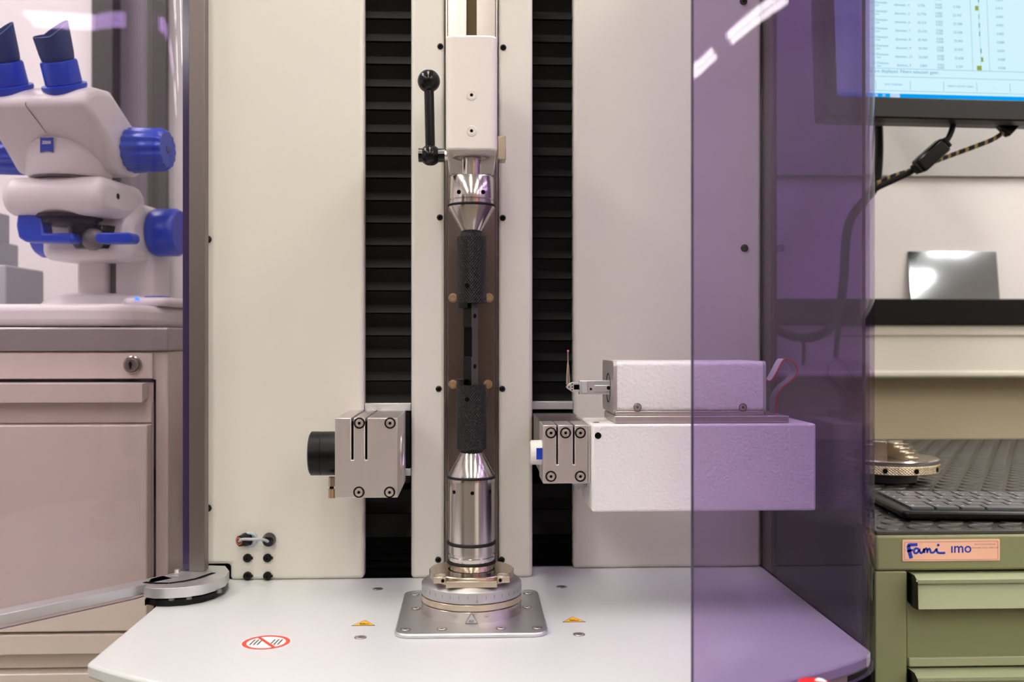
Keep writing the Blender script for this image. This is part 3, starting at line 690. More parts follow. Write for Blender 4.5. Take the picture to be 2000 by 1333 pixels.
# left hood, swung open
ho = thing('swung_hood', 'tinted acrylic hood door swung open on aluminium hinge arm over left cabinet', 'hood', loc=(0, 0, 0))
tz = .019
pA = T(448, 1108, tz); pB = T(0, 1186, tz)
dirv = Vector((-.423, .905, 0)); 
hA, hB = T(300, 1128, tz), T(0, 1190, tz); dv = (hB-hA); dv.z = 0; dv.normalize(); nv = Vector((-dv.y, dv.x, 0))   # along the arm, outwards
if nv.y > 0: nv = -nv
# nv points to the camera side, arm bar of 15 mm
a0 = hA; L = .5
ab = BM()
w_ = .0195
p = [a0-dv*.01, a0+dv*L, a0+dv*L+nv*w_, a0-dv*.01+nv*w_]
prism(ab, [(v.x, v.y) for v in p][::-1] if False else [(v.x, v.y) for v in p], ZT+.009, ZT+tz)
obj('hinge_arm', ab, 'alu_light', ho, bevel=.0006)
outer = [(448, 1127), (440, 1138), (420, 1147), (395, 1154), (360, 1159), (325, 1161), (300, 1161), (281, 1158)]
inner = [(283, 1147), (295, 1131), (330, 1122), (370, 1112), (410, 1105), (440, 1106)]
hp = [(T(x, y-11, tz).x, T(x, y-11, tz).y) for x, y in outer]+[(T(x, y, tz).x, T(x, y, tz).y) for x, y in inner]
hb_ = obj('hinge_plate', prism(BM(), hp, ZT+.009, ZT+tz), 'alu_light', ho, bevel=.0006)
sl = [T(x, y, tz) for x, y in ((282, 1138), (300, 1140), (330, 1140), (360, 1136), (385, 1131), (405, 1124), (418, 1119.5))]
bm = BM(); 
for a_, b_ in zip(sl[:-1], sl[1:]):
    d_ = (b_-a_).normalized(); n_ = Vector((-d_.y, d_.x, 0))*.0028
    vs = [bm.verts.new(v+Vector((0, 0, .0002))) for v in (a_-n_, b_-n_, b_+n_, a_+n_)]; bm.faces.new(vs)
obj('slot', bm, 'dark', hb_)
up_ = [(x-(x-0.5*(hp[0][0]+hp[7][0]))*.06, y+.004) for x, y in hp[:8]]+[(x, y) for x, y in hp[8:]]
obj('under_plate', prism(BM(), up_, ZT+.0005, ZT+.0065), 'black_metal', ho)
for i in (2, 4, 5):
    bm = BM(); cyl(bm, (hp[i][0]*.99, hp[i][1]+.006, ZT+.006), (hp[i][0]*.99, hp[i][1]+.006, ZT+.0092), .003, 12); obj('bolt', bm, 'scope_grey', ho)
pz = T(346, 1118, tz); bm = BM(); cyl(bm, pz, pz+Vector((0, 0, .003)), .0028, 16); obj('bolt', bm, 'silver', hb_)
# post
q0, q1 = T(369, 1117, tz), T(399.5, 1117, tz)
obj('post', box(BM(), q0.x, q1.x, q0.y, q0.y+.016, ZT+tz, ZTOP-.02), 'alu_grey', ho, bevel=.0006)
obj('pane_clip', box(BM(), q0.x-.0075, q0.x-.0003, q0.y+.004, q0.y+.013, ZT+tz+.001, ZTOP-.02), 'acrylic_edge', ho)
# pane on the outer side of the arm
oo = a0-nv*.003
s0 = Vector((q0.x-.0078, q0.y+.008, 0))
pp = [(s0.x, s0.y)]
e1 = a0+dv*.02-nv*.003
for i in range(1, 9):
    t = i/8; m_ = Vector((q0.x-.025, q0.y+.006, 0)); v = s0*(1-t)**2+m_*2*t*(1-t)+e1*t*t; pp.append((v.x, v.y))
for i in range(1, 12):
    v = e1+dv*(.45*i/11); pp.append((v.x, v.y))
pane('tinted_pane', pp, ZT, ZTOP-.02, .004, ho, 'acrylic_light')

# ================================================================ LEFT CABINET
YC = 1.235
lc = thing('drawer_cabinet', 'beige metal drawer cabinet with lock under the microscope', 'cabinet', loc=(0, 0, 0))
cx1 = PX(328, YC); cxl = cx1-.62; ctop = PZ(640, YC, 200); cz = PZ(686, YC, 200)
def cz_(py): return PZ(py, YC, 200)
obj('body', box(BM(), cxl, cx1, YC, YC+.5, 0, cz-.0005), 'cabinet', lc, bevel=.002)
obj('worktop', box(BM(), cxl-.005, cx1-.001+.003, YC-.006, YC+.51, cz, ctop), 'cabinet_top', lc, bevel=.0025, seg=3)
xd = PX(300, YC)
lkp = obj('lock_panel', box(BM(), cxl+.01, xd, YC-.004, YC-.0003, cz_(740), cz_(690)), 'cabinet', lc, bevel=.0008)
bm = BM(); lathe(bm, [(.011, 0), (.011, .003), (.0095, .0045), (.0082, .0045), (.008, .0085), (.0072, .0095), (0, .0095)], 36, FACE); lk = obj('lock', bm, 'lock', lkp, loc=P(260, 713, YC-.004))
bm = BM(); cyl(bm, (0, -.0095, .001), (0, -.0101, .001), .0022, 16); box(bm, -.0011, .0011, -.0101, -.0095, -.0045, .0045); obj('key_slot', bm, 'dark', lkp, loc=P(260, 713, YC-.004))
obj('gap', box(BM(), cxl+.012, xd+.001, YC-.0016, YC-.0002, cz_(747), cz_(741)), 'dark', lc)
def drawer(pa, pb_, pc_, last=False):
    """handle lip from pa to pb, recess to pc"""
    d = obj('drawer', box(BM(), cxl+.012, xd-.001, YC-.004, YC-.0003, cz_(pc_), cz_(pb_+.1)), 'cabinet', lc, bevel=.0008)
    bm = BM(); prism(bm, [(YC-.004, cz_(pa)), (YC-.024, cz_(pa+2)), (YC-.024, cz_(pb_)), (YC-.021, cz_(pb_)), (YC-.004, cz_(pb_-8))][::-1], cxl+.012, xd-.006, mx=YZ); obj('handle_lip', bm, 'cabinet', d)
    obj('recess', box(BM(), cxl+.012, xd-.001, YC-.0052, YC-.0041, cz_(pc_-1), cz_(pb_-2)), 'alu_grey', d) if False else None
drawer(747, 784, 826)
obj('drawer_front', box(BM(), cxl+.012, xd-.001, YC-.0215, YC-.0003, cz_(1224), cz_(828)), 'cabinet', lc, bevel=.0015)
drawer(1228, 1265, 1302)
obj('drawer_front', box(BM(), cxl+.012, xd-.001, YC-.0215, YC-.0003, cz_(1560), cz_(1304)), 'cabinet', lc, bevel=.0015)
obj('gap', box(BM(), xd+.0005, xd+.003, YC-.0012, YC-.0002, cz_(1560), cz_(742)), 'dark', lc)

# ================================================================ MICROSCOPE
YM = 1.36
msx = PX(136, YM); K = YM/F
ms = thing('stereo_microscope', 'white stereo microscope with blue eyepieces and knobs on beige cabinet', 'microscope', loc=(msx, YM, ctop), rz=math.radians(-8))
def mx_(px, y=0.): return ((px-136)*K-.5*y)/.87          # local x of a point seen at px when it lies at local depth y
def mz(py): return PZ(py, YM, 92)-ctop
bm = BM(); prism(bm, rrect(-.21, .125, -.095, .20, .03, 6), .002, .030); obj('base', bm, 'scope_white', ms, bevel=.009, seg=4)
for x, y in ((-.17, -.06), (.09, -.06), (-.17, .16), (.09, .16)):
    bm = BM(); cyl(bm, (x, y, 0), (x, y, .004), .012, 16); obj('foot', bm, 'black_rubber', ms)
bm = BM(); prism(bm, rrect(.07, .135, .0, .14, .015, 6), .03, .042); ct = obj('control_pod', bm, 'scope_white', ms, bevel=.005, seg=3)
bm = BM(); sph(bm, (.095, -.001, .040), .0028, seg=12); obj('status_light', bm, 'led_blue', ct)
bm = BM(); prism(bm, rrect(.100, .128, .005, .032, .006), .042, .0435); obj('touch_pad', bm, 'scope_blue', ct)
bm = BM(); lathe(bm, [(.095, .03), (.08, .045), (.06, .05), (0, .05)], 40); obj('column_foot', bm, 'scope_white', ms, loc=(0, .105, 0))
for xa, xb in ((150, 206), (221, 292)):
    obj('column_post', box(BM(), mx_(xa, .08), mx_(xb, .08), .08, .135, .04, mz(480)), 'scope_white', ms, bevel=.004)
obj('column_core', box(BM(), mx_(203, .09), mx_(224, .09), .09, .125, .045, mz(480)), 'scope_grey', ms)
bm = BM(); prism(bm, [(.02, mz(505)), (.15, mz(505)), (.165, mz(475)), (.165, mz(410)), (.14, mz(385)), (.06, mz(385)), (.02, mz(425))], -.055, .075, mx=YZ); obj('focus_drive', bm, 'scope_white', ms, bevel=.014, seg=4, smooth=True)
RY = Matrix.Rotation(PI/2, 4, 'Y')
for s in (-1, 1):
    bm = BM(); lathe(bm, [(0, 0), (.032, 0), (.034, .004), (.034, .034), (.030, .040), (0, .040)], 40, Matrix.Rotation(s*PI/2, 4, 'Y')); obj('focus_knob', bm, 'scope_blue', ms, loc=(.010+s*.066, .09, mz(442)))
# zoom carrier
bm = BM(); prism(bm, rrect(-.048, .085, mz(426), mz(352), .024, 6), -.070, .068, mx=YZ); ca = obj('carrier', bm, 'scope_white', ms, bevel=.012, seg=4, smooth=True)
bm = BM(); cyl(bm, (.068, .0, mz(385)), (.0686, .0, mz(385)), .004, 16); obj('set_screw', bm, 'dark', ca)
bm = BM(); lathe(bm, [(.042, mz(422)), (.042, mz(428)), (.036, mz(432)), (.036, mz(440)), (.02, mz(442)), (0, mz(442))], 48); obj('objective_ring', bm, 'black_metal', ms, loc=(0, 0, 0))
bm = BM(); lathe(bm, [(.032, mz(440)), (.028, mz(470)), (.022, mz(484)), (0, mz(484))], 40); ob = obj('objective', bm, 'black_metal', ms, loc=(.022, .02, 0))
bm = BM(); lathe(bm, [(.015, 0), (.015, .003), (.012, .005), (0, .005)], 32, FACE); obj('objective_cap', bm, 'scope_grey', ms, loc=(mx_(178, -.008), -.008, mz(470)))
def ml(px): return mx_(px, -.02)
bm = BM(); prism(bm, [(ml(52), mz(424)), (ml(50), mz(445)), (ml(54), mz(468)), (ml(66), mz(476)), (ml(145), mz(479)), (ml(152), mz(470)), (ml(145), mz(460)), (ml(98), mz(460)), (ml(94), mz(428)), (ml(60), mz(418))][::-1], .005, .03, mx=XZ); obj('focus_lever', bm, 'scope_blue', ms, bevel=.003, seg=2)
bm = BM(); prism(bm, rrect(ml(186), ml(248), mz(480), mz(460), .006), .005, .03, mx=XZ); obj('focus_lever', bm, 'scope_blue', ms, bevel=.002)
# head: dome below, binocular body above
bm = BM(); lathe(bm, [(0, mz(350)), (.050, mz(350)), (.053, mz(345)), (.0535, mz(318)), (.0505, mz(285)), (.040, mz(264)), (.02, mz(256)), (0, mz(254))], 56); dm = obj('dome', bm, 'scope_white', ms)
bm = BM(); lathe(bm, [(.045, mz(354)), (.045, mz(349))], 56); obj('dome_neck', bm, 'scope_grey', ms)
prof = [(-.100, mz(240)), (-.092, mz(212)), (-.066, mz(196)), (-.028, mz(190)), (.05, mz(250)), (.062, mz(300)), (.056, mz(336)), (.0, mz(340)), (-.032, mz(300)), (-.05, mz(280))]
bm = BM(); prism(bm, prof, -.075, .075, mx=YZ)
bd = obj('binocular_body', bm, 'scope_white', ms, bevel=.011, seg=4, smooth=True)
fl_ = 14
for s in (1, -1):
    N = 84; bm = BM(); L0 = [0, .003, .048, .054]; RR = [.0275, .0295, .0275, .024]; rings = []
    for l, r in zip(L0, RR):
        rings.append([bm.verts.new((s*l, (r*(1+.045*math.cos(fl_*2*PI*i/N)))*math.cos(2*PI*i/N), (r*(1+.045*math.cos(fl_*2*PI*i/N)))*math.sin(2*PI*i/N))) for i in range(N)])
    for a_, b_ in zip(rings[:-1], rings[1:]):
        for i in range(N): bm.faces.new((a_[i], a_[(i+1) % N], b_[(i+1) % N], b_[i])).smooth = True
    bm.faces.new(rings[-1]); bm.faces.new(rings[0])
    kn = obj('zoom_knob', bm, 'scope_blue', ms, loc=(s*.0755, .018, mz(291)))
    bm = BM(); cyl(bm, (s*.0542, 0, 0), (s*.055, 0, 0), .005, 16); obj('knob_cap', bm, 'scope_navy', kn)
# seam line and logo
bm = BM(); tube(bm, [(0, y_-.0003, z_) for y_, z_ in ((-.1000, mz(234)), (-.0985, mz(242)), (-.075, mz(260)), (-.054, mz(276)))], .0006, 6); obj('seam', bm, 'scope_grey', bd)
bm = BM(); pts_ = [(-.0088, .0098), (-.0088, -.0095)]+[(-.0088+.0176*i/8, -.0095+.0022*math.sin(PI*i/8)) for i in range(1, 8)]+[(.0088, -.0095), (.0088, .0098)]
prism(bm, pts_[::-1], -.0002, .0008, 0, mx=XZ)
text(bm, 'ZEISS', .0052, Matrix.Translation((0, -.0010, .0033)) @ Matrix.Rotation(PI/2, 4, 'X'), 1, bold=.0002)
lg = obj('logo_plate', bm, ['logo_blue', 'sticker_white'], ms, loc=(0, -.0540, mz(299)), label='small blue logo square with white lettering')
for xe in (-.036, .036):
    ep = bpy.data.objects.new('eyepiece', None); COL.objects.link(ep); ep.parent = ms
    ep.location = (xe, -.068, mz(186)-.021); ep.rotation_euler = (math.radians(24), math.radians(-2), 0)
    def part(nm, prof, m, tilt=0):
        bm = BM(); lathe(bm, prof, 40)
        if tilt:
            for v in bm.verts:
                if v.co.z > tilt: v.co.z += .011*max(-.3, (v.co.x*.8+v.co.y*.6)/.02)
        obj(nm, bm, m, ep)
    part('eye_base', [(.012, -.012), (.022, .000), (.0275, .014), (.027, .017), (.018, .0185)], 'scope_blue')
    part('diopter_ring', [(.0195, .017), (.0222, .019), (.0222, .044), (.021, .0465), (.016, .047)], 'scope_blue')
    part('eyecup', [(.018, .046), (.0195, .048), (.0205, .054), (.0225, .080), (.0215, .081), (.018, .058), (0, .056)], 'scope_navy', .07)
# grey instrument at the left edge behind the microscope
gb = thing('grey_instrument', 'light grey stepped instrument box beside the microscope at left edge', 'instrument', loc=(PX(-30, 1.66), 1.665, ctop))
hzz = PZ(518, 1.6, 20)-ctop; h2 = PZ(440, 1.6, 20)-ctop
obj('lower_body', box(BM(), -.07, .064, -.07, .07, 0, hzz), 'lightgrey_box', gb, bevel=.003)
obj('upper_body', box(BM(), -.07, .026, -.06, .06, hzz, h2-.02), 'lightgrey_box', gb, bevel=.003)
obj('neck', box(BM(), -.07, .016, -.05, .05, h2-.02, h2+.03), 'lightgrey_box', gb, bevel=.003)

# ================================================================ RIGHT BENCH
zb = .0877+ZT; bxl = .370; YBF = .897; bxr = 1.5; YBB = 1.742
bn = thing('green_workbench', 'olive green workshop drawer bench beside the machine', 'workbench', loc=(0, 0, 0))
def bz(py): return PZ(py, YBF, 1850)
obj('carcass', box(BM(), bxl, bxr, YBF+.012, YBB, .05, bz(1116)), 'green', bn, bevel=.002)
obj('top_frame', box(BM(), bxl-.0, bxr, YBF, YBB+.002, bz(1115), zb-.004), 'green', bn, bevel=.0025, seg=2)
xq = PX(1772, YBF)
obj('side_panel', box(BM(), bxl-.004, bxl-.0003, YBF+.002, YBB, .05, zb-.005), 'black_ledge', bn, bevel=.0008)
obj('corner_post', box(BM(), bxl, xq, YBF+.001, YBF+.0118, .05, bz(1116)), 'green', bn, bevel=.0012)
def bdrawer(py0, py1, h2):
    """drawer front with folded grip on its upper edge"""
    d = obj('drawer', box(BM(), xq+.002, bxr-.02, YBF+.006, YBF+.0119, bz(h2), bz(py0)), 'green', bn, bevel=.001)
    bm = BM(); y0 = YBF+.0058
    prism(bm, [(y0, bz(py0+1)), (y0-.012, bz(py0+1)), (y0-.018, bz(py0+7)), (y0-.0175, bz(py0+14)), (y0-.014, bz(py0+18)), (y0-.020, bz(py1)), (y0-.014, bz(py1+1)), (y0-.006, bz(py0+20)), (y0, bz(py0+20))][::-1], xq+.003, bxr-.02, mx=YZ)
    obj('grip', bm, 'green_light', d)
    bm = BM(); prism(bm, [(y0, bz(py0)), (y0-.013, bz(py0)), (y0-.02, bz(py0+9)), (y0-.021, bz(py1)), (y0-.012, bz(py1+1)), (y0, bz(py1-6))][::-1], xq+.0022, xq+.0034, mx=YZ)
    obj('grip_end', bm, 'black_plastic', d)
    bm = BM(); box(bm, xq+.003, bxr-.02, YBF+.003, YBF+.0061, bz(h2), bz(h2-18)); obj('lower_fold', bm, 'green_light', d, bevel=.001)
bdrawer(1120, 1182, 1305); bdrawer(1309, 1371, 1494); bdrawer(1498, 1560, 1683)
# name plate
lw, lh_ = PX(1952, YBF)-PX(1762, YBF), bz(1054)-bz(1096); lcx, lcz = PX(1857, YBF), (bz(1054)+bz(1096))/2
pm = Matrix.Translation((lcx, YBF-.0002, lcz)) @ XZ
bm = BM(); prism(bm, rrect(-lw/2, lw/2, -lh_/2, lh_/2, .0012), 0, .0006, 0, pm)
sc = lw/190.0
def lp_(px, py): return ((px-1857)*sc, (1075-py)*sc)
for a_, b_ in (((1766, 1059), (1948, 1058)), ((1766, 1093), (1948, 1093)), ((1766, 1059), (1766, 1093)), ((1948, 1058), (1948, 1093))): line(bm, lp_(*a_), lp_(*b_), .00022, pm @ Matrix.Translation((0, 0, .0006)), 2)
def stroke(pts, wd, mi=1):
    pts = [Vector((*lp_(*q), 0)) for q in pts]; pa = crom(pts, 5); off_ = pm @ Matrix.Translation((0, 0, .0007)); prev = None
    for i, p in enumerate(pa):
        d = (pa[min(i+1, len(pa)-1)]-pa[max(i-1, 0)]).normalized(); n_ = Vector((-d.y, d.x, 0))*wd*sc/2
        cur = [bm.verts.new(off_ @ (p+n_)), bm.verts.new(off_ @ (p-n_))]
        if prev: bm.faces.new((prev[0], prev[1], cur[1], cur[0])).material_index = mi
        prev = cur
for pts_, wd in (([(1773, 1065), (1775, 1074), (1777, 1083), (1779, 1090)], 5), ([(1772, 1066), (1776, 1064), (1784, 1064), (1791, 1063.5)], 4), ([(1771, 1077), (1776, 1075), (1782, 1074)], 3),
                 ([(1793, 1072), (1788, 1071), (1784, 1075), (1786, 1080), (1791, 1079), (1794, 1074)], 2.8), ([(1795, 1071), (1795, 1076), (1798, 1080), (1802, 1077), (1804, 1072)], 2.8),
                 ([(1804, 1071), (1804, 1080)], 2.8), ([(1804, 1075), (1808, 1071), (1810, 1075), (1810, 1080)], 2.6), ([(1810, 1076), (1814, 1071.5), (1816, 1075), (1817, 1079), (1822, 1079), (1826, 1075), (1828, 1072)], 2.6),
                 ([(1828, 1071), (1829, 1077), (1833, 1080), (1845, 1080)], 3)): stroke(pts_, wd*1.45)
lathe(bm, [(0, 0), (2.6*sc, 0)], 14, pm @ Matrix.Translation((*lp_(1831.5, 1065), .0007)), 1)
text(bm, 'ımo', 27*sc, pm @ Matrix.Translation((*lp_(1876, 1071.5), .0007)), 1, bold=.00018)
for k, s_ in ((1064.5, 'IMO INTERNATIONAL'), (1071, 'MACHINE TOOL SUPPLY BV')):
    text(bm, s_, 4.2*sc, pm @ Matrix.Translation((*lp_(1923, k), .0007)), 2)
obj('name_plate', bm, ['label_pink', 'logo_blue', 'label_purple'], bn, label='salmon name plate with blue lettering')

# ---- rubber mat with coin studs
mt = thing('rubber_mat', 'dark grey rubber mat with round coin studs on green workbench', 'mat', loc=(0, 0, 0))
obj('sheet', box(BM(), bxl+.001, bxr, YBF+.0015, YBB, zb-.0038, zb-.0006), 'mat_rubber', mt, bevel=.0006)
studs = []
yk = YBF+.016; row = 0
while yk < YBB-.01:
    xk = bxl+.018+(.0145 if row % 2 else 0)
    while xk < 1.2:
        if xk/yk < .62: studs.append((xk, yk))
        xk += .029
    yk += .025; row += 1
studs.sort(key=lambda q: q[1])
def stud_bm(bm, x, y): lathe(bm, [(.0108, zb-.0006), (.0102, zb+.0006), (.0094, zb+.0009), (.0085, zb+.0004), (0, zb+.0004)], 14, Matrix.Translation((x, y, 0)))
src = None
for x, y in studs[:300]:
    if src is None:
        bm = BM(); stud_bm(bm, 0, 0); src = obj('stud', bm, 'mat_rubber', mt, loc=(x, y, 0))
    else:
        c_ = src.copy(); COL.objects.link(c_); c_.location = (x, y, 0)
if studs[300:]:
    bm = BM()
    for x, y in studs[300:]: stud_bm(bm, x, y)
    o = obj('far_studs', bm, 'mat_rubber', mt); o['kind'] = 'stuff'

# ---- keyboard
kz = zb+.0010
zkk = kz+.0125-ZT
k0 = T(1764, 993, zkk); k1 = T(2000, 994, zkk)
kb = thing('keyboard', 'slim black computer keyboard on the studded rubber mat', 'keyboard', loc=(k0.x, k0.y, kz), rz=math.atan2(k1.y-k0.y, k1.x-k0.x)-math.radians(1.5))
KW, KD = .44, .135
bm = BM(); prism(bm, rrect(0, KW, 0, KD, .006, 4), .002, .0095); obj('body', bm, 'keyboard_black', kb, bevel=.0025, seg=2)
for x in (.03, KW-.03):
    bm = BM(); cyl(bm, (x, .01, 0), (x, .01, .003), .005, 12); obj('foot', bm, 'black_rubber', kb)
    bm = BM(); cyl(bm, (x, KD-.01, 0), (x, KD-.01, .003), .005, 12); obj('foot', bm, 'black_rubber', kb)
rows = [[1.25, 1.25, 1.25, 6.25, 1.25, 1.25, 1.25, 1.25], [1.25]+[1]*11+[2.75], [1.75]+[1]*11+[2.25], [1.5]+[1]*12+[1.5], [1]*13+[2], [1]*15]
meshes = {}
U = .0193
for ri, r_ in enumerate(rows):
    xk = .012; yk = .0125+ri*.0185
    for w__ in r_:
        hgt = .0185 if ri < 5 else .0145
        kk = (w__, hgt)
        if kk not in meshes:
            bm = BM(); prism(bm, rrect(0, w__*U-.0022, 0, hgt-.0018, .0012, 2), .0, .0020); box(bm, .004, .0065, hgt-.0080, hgt-.0055, .0020, .00206, 1) if w__ < 3 else None; o = obj('key', bm, ['key_grey', 'lightgrey_box'], kb, loc=(xk, yk, .0095)); meshes[kk] = o.data
        else:
            o = bpy.data.objects.new('key', meshes[kk]); COL.objects.link(o); o.parent = kb; o.location = (xk, yk, .0095)
        xk += w__*U
# ---- three jaw chuck
ch = thing('jaw_chuck', 'steel three jaw lathe chuck with knurled rim on rubber mat', 'chuck', loc=(PX(1738, 1.21), 1.21, zb+.0009), rz=.35)
Rc = .0575
bm = BM(); lathe(bm, [(0, 0), (.030, 0), (.0315, .0015), (.0315, .0145)], 48); obj('boss', bm, 'frame_dark', ch)
bm = BM(); lathe(bm, [(.03, .0135), (Rc-.0015, .0135), (Rc, .0145), (Rc, .0235), (Rc-.001, .0245), (.03, .0245)], 64); rim = obj('rim', bm, 'knurl_steel', ch)
for i in range(10):
    a = 2*PI*i/10+.1; bm = BM(); lathe(bm, [(.003, 0), (.003, .0004), (0, .0004)], 14, FACE); obj('tommy_hole', bm, 'dark', rim, loc=(Rc*math.cos(a), Rc*math.sin(a), .019), rot=(0, 0, a+PI/2))
bm = BM(); lathe(bm, [(.02, .0245), (Rc-.001, .0245), (Rc-.0005, .0252), (Rc-.0005, .029), (Rc-.002, .0305), (0, .0305)], 64); obj('disc', bm, 'steel_turned', ch)
for k in range(3):
    m = Matrix.Rotation(2*PI*k/3+.3, 4, 'Z'); bm = BM()
    prism(bm, [(.004, .0305), (.052, .0305), (.052, .035), (.044, .035), (.044, .040), (.033, .040), (.033, .0445), (.020, .0445), (.020, .049), (.004, .049)], -.0065, .0065, 0, m @ XZ)
    obj('jaw', bm, 'steel_warm', ch, bevel=.0006)

# ---- wall fittings behind the bench
YT = YB-.075
x_w0, x_w1 = PX(1180, YB), 3.0
tr = thing('cable_trunking', 'cream cable trunking along the wall under the black shelf edge', 'trunking', loc=(0, 0, 0))
bm = BM(); y0 = YB
zt_, zb2 = PZ(636, YT, 1850), PZ(738, YT, 1850); hh = zt_-zb2
prism(bm, [(YB-.0005, zb2), (YT, zb2), (YT-.004, zb2+hh*.04), (YT-.004, zb2+hh*.10), (YT, zb2+hh*.13), (YT+.002, zb2+hh*.78), (YT-.003, zb2+hh*.82), (YT-.003, zt_), (YB-.0005, zt_)][::-1], x_w0, x_w1, mx=YZ); obj('channel', bm, 'trunking', tr)
lg_ = thing('black_shelf', 'black shelf edge running under the white wall board', 'shelf', loc=(0, 0, 0))
obj('edge', box(BM(), x_w0, x_w1, YT-.012, YB-.0005, zt_+.0005, PZ(584, YT-.012, 1850)), 'black_ledge', lg_, bevel=.002)
bd_ = thing('wall_board', 'glossy white wall board above the black shelf edge', 'board', loc=(0, 0, 0))
bzt = PZ(346, YB-.02, 1850)
obj('sheet', box(BM(), x_w0, x_w1, YB-.02, YB-.0005, PZ(584, YT-.012, 1850)+.0005, bzt), 'board', bd_, bevel=.002)
mzb = PZ(584, YT-.012, 1850); mxa, mxb = PX(1779, YB-.035), PX(1952, YB-.035); mh = PZ(490, YB-.035, 1865)-mzb
lm = thing('leaning_mirror', 'small dark mirror pane leaning against white board on black shelf', 'mirror', loc=((mxa+mxb)/2, YB-.036, mzb+.0006))
lm.rotation_euler = (math.radians(-8), 0, 0)
obj('glass', box(BM(), -(mxb-mxa)/2, (mxb-mxa)/2, 0, .003, 0, mh), 'mirror', lm)
obj('backing', box(BM(), -(mxb-mxa)/2, (mxb-mxa)/2, .0032, .006, 0, mh), 'frame_dark', lm)
wall('wall_back_upper', x_w0, x_w1, YB-.03, YB-.0005, bzt+.0005, ZH-.01, 'wall_grey')

# ================================================================ MONITOR
YMo = 1.36
o0 = P(1634, 188, YMo); Km = YMo/F
mo = thing('monitor', 'black computer monitor showing a measurement table, hung over workbench', 'monitor', loc=o0, rz=math.radians(3.5))
mo.rotation_euler = (math.radians(-4), 0, math.radians(3.5))
WS, HS = .52, .30
obj('screen', box(BM(), 0, WS, -.0005, .002, 0, HS), 'screen', mo)
bm = BM(); box(bm, -.016, WS+.016, -.004, .02, -.030, -.0003); obj('bezel', bm, 'bezel', mo, bevel=.002)
bm = BM(); box(bm, -.016, -.0003, -.004, .02, 0, HS+.018); obj('bezel', bm, 'bezel', mo, bevel=.002)
bm = BM(); box(bm, WS+.0003, WS+.016, -.004, .02, 0, HS+.018); obj('bezel', bm, 'bezel', mo, bevel=.002)
bm = BM(); box(bm, 0, WS, -.004, .02, HS+.0003, HS+.018); obj('bezel', bm, 'bezel', mo, bevel=.002)
bm = BM(); box(bm, -.012, WS+.012, .0205, .055, -.026, HS+.01); obj('back_shell', bm, 'bezel_grey', mo, bevel=.006)
bm = BM(); cyl(bm, (WS/2, .055, HS/2), (WS/2, (YB-.035-YMo), HS/2+.01), .02, 20); obj('wall_arm', bm, 'black_metal', mo)
def sx_(px): return (px-1634)*Km*.995
def sz_(py): return (188-py)*Km*1.0
MS = Matrix.Translation((0, -.0009, 0)) @ Matrix.Rotation(PI/2, 4, 'X')
bm = BM()
def st_(s, px, py, size, mi=0, al='CENTER'):
    bm = BM(); text(bm, s, size*Km, Matrix.Translation((sx_(px), 0, sz_(py))) @ MS, mi, al); obj('screen_text', bm, 'screen_text', mo)
data = [('distance_5', '3.805', '0.062', '3.759', '0.038', 'Distance', '17'), ('diameter_10', '35.650', '0.038', '35.658', '0.008', 'Diameter', '15'), ('diameter_9', '35.950', '0.038', '35.953', '0.003', 'Diameter', '13'),
        ('diameter_8', '35.960', '0.038', '35.960', '0.000', 'Diameter', '11'), ('diameter_7', '25.310', '0.020', '25.308', '0.002', 'Diameter', '10'), ('diameter_6', '25.310', '0.020', '25.308', '0.002', 'Diameter', '9'),
        ('diameter_5', '22.770', '0.050', '22.767', '0.003', 'Diameter', '8'), ('diameter_4', '3.750', '0.060', '3.765', '0.015', 'Diameter', '7'), ('diameter_3', '18.220', '0.050', '18.224', '0.004', 'Diameter', '6')]
for i, (n_, v_, t_, m_, d_, k_, no) in enumerate(data):
    y = 122-17.7*i-(6 if i > 6 else 0)*0
    st_('on '+k_, 1727, y-3.5, 7); st_('mm', 1723, y+2.5, 6); st_(n_, 1776, y, 7); st_(v_, 1817, y, 7); st_(t_, 1854, y-3, 6.5); st_(t_, 1854, y+3, 6.5); st_(m_, 1893, y, 7); st_(d_, 1984, y, 7); st_(no, 1648, y, 6); st_('Cyl', 1694, y, 6)
st_('27 of 27 features are displayed. Filters selected: geen.', 1644, 135, 9.5, 0, 'LEFT')
for px, s_ in ((1672, 'Info'), (1753, 'INFO OVERVIEW'), (1825, '...'), (1894, 'OPEN OVERVIEW TABLE'), (1965, '...')): st_(s_, px, 162, 5)
bm = BM()
def rc_(px0, px1, py0, py1, mi): box(bm, sx_(px0), sx_(px1), -.0008, -.0006, sz_(py1), sz_(py0), mi)
for py in (129, 145.5, 174.5): rc_(1644, 2340, py-.4, py+.4, 0)
for px in (1645, 1922, 1958): rc_(px-.3, px+.3, -220, 129, 0)
rc_(1939.8, 1940.2, -220, 129, 0)
for px in (1716, 1788, 1858.5, 1929, 2000, 2071): rc_(px-.4, px+.4, 153, 172, 0)
for i in range(9):
    y = 122-17.7*i; rc_(1674, 1686, y-6, y-5.5, 0); rc_(1674, 1686, y+5.5, y+6, 0); rc_(1674, 1674.5, y-6, y+6, 0); rc_(1685.5, 1686, y-6, y+6, 0)
rc_(1634, 2376, 180, 188, 1)
for px, mi in ((1716, 4), (1732, 4), (1640, 5), (1682, 4)): rc_(px-3, px+3, 181.5, 187, mi)
rc_(1745, 1765, 179.5, 188, 4)
for i, (a_, b_, mi) in enumerate(((1931, 1941, 3), (1940.5, 1945, 3), (1940, 1942, 2), (1939.8, 1940.4, 2), (1938.5, 1940.5, 2), (1938.5, 1940.5, 2), (1939, 1940.3, 2), (1932, 1939, 3), (1939, 1941, 2))):
    y = 123-17.7*i; rc_(a_, b_, y-4.8, y+4.8, mi)
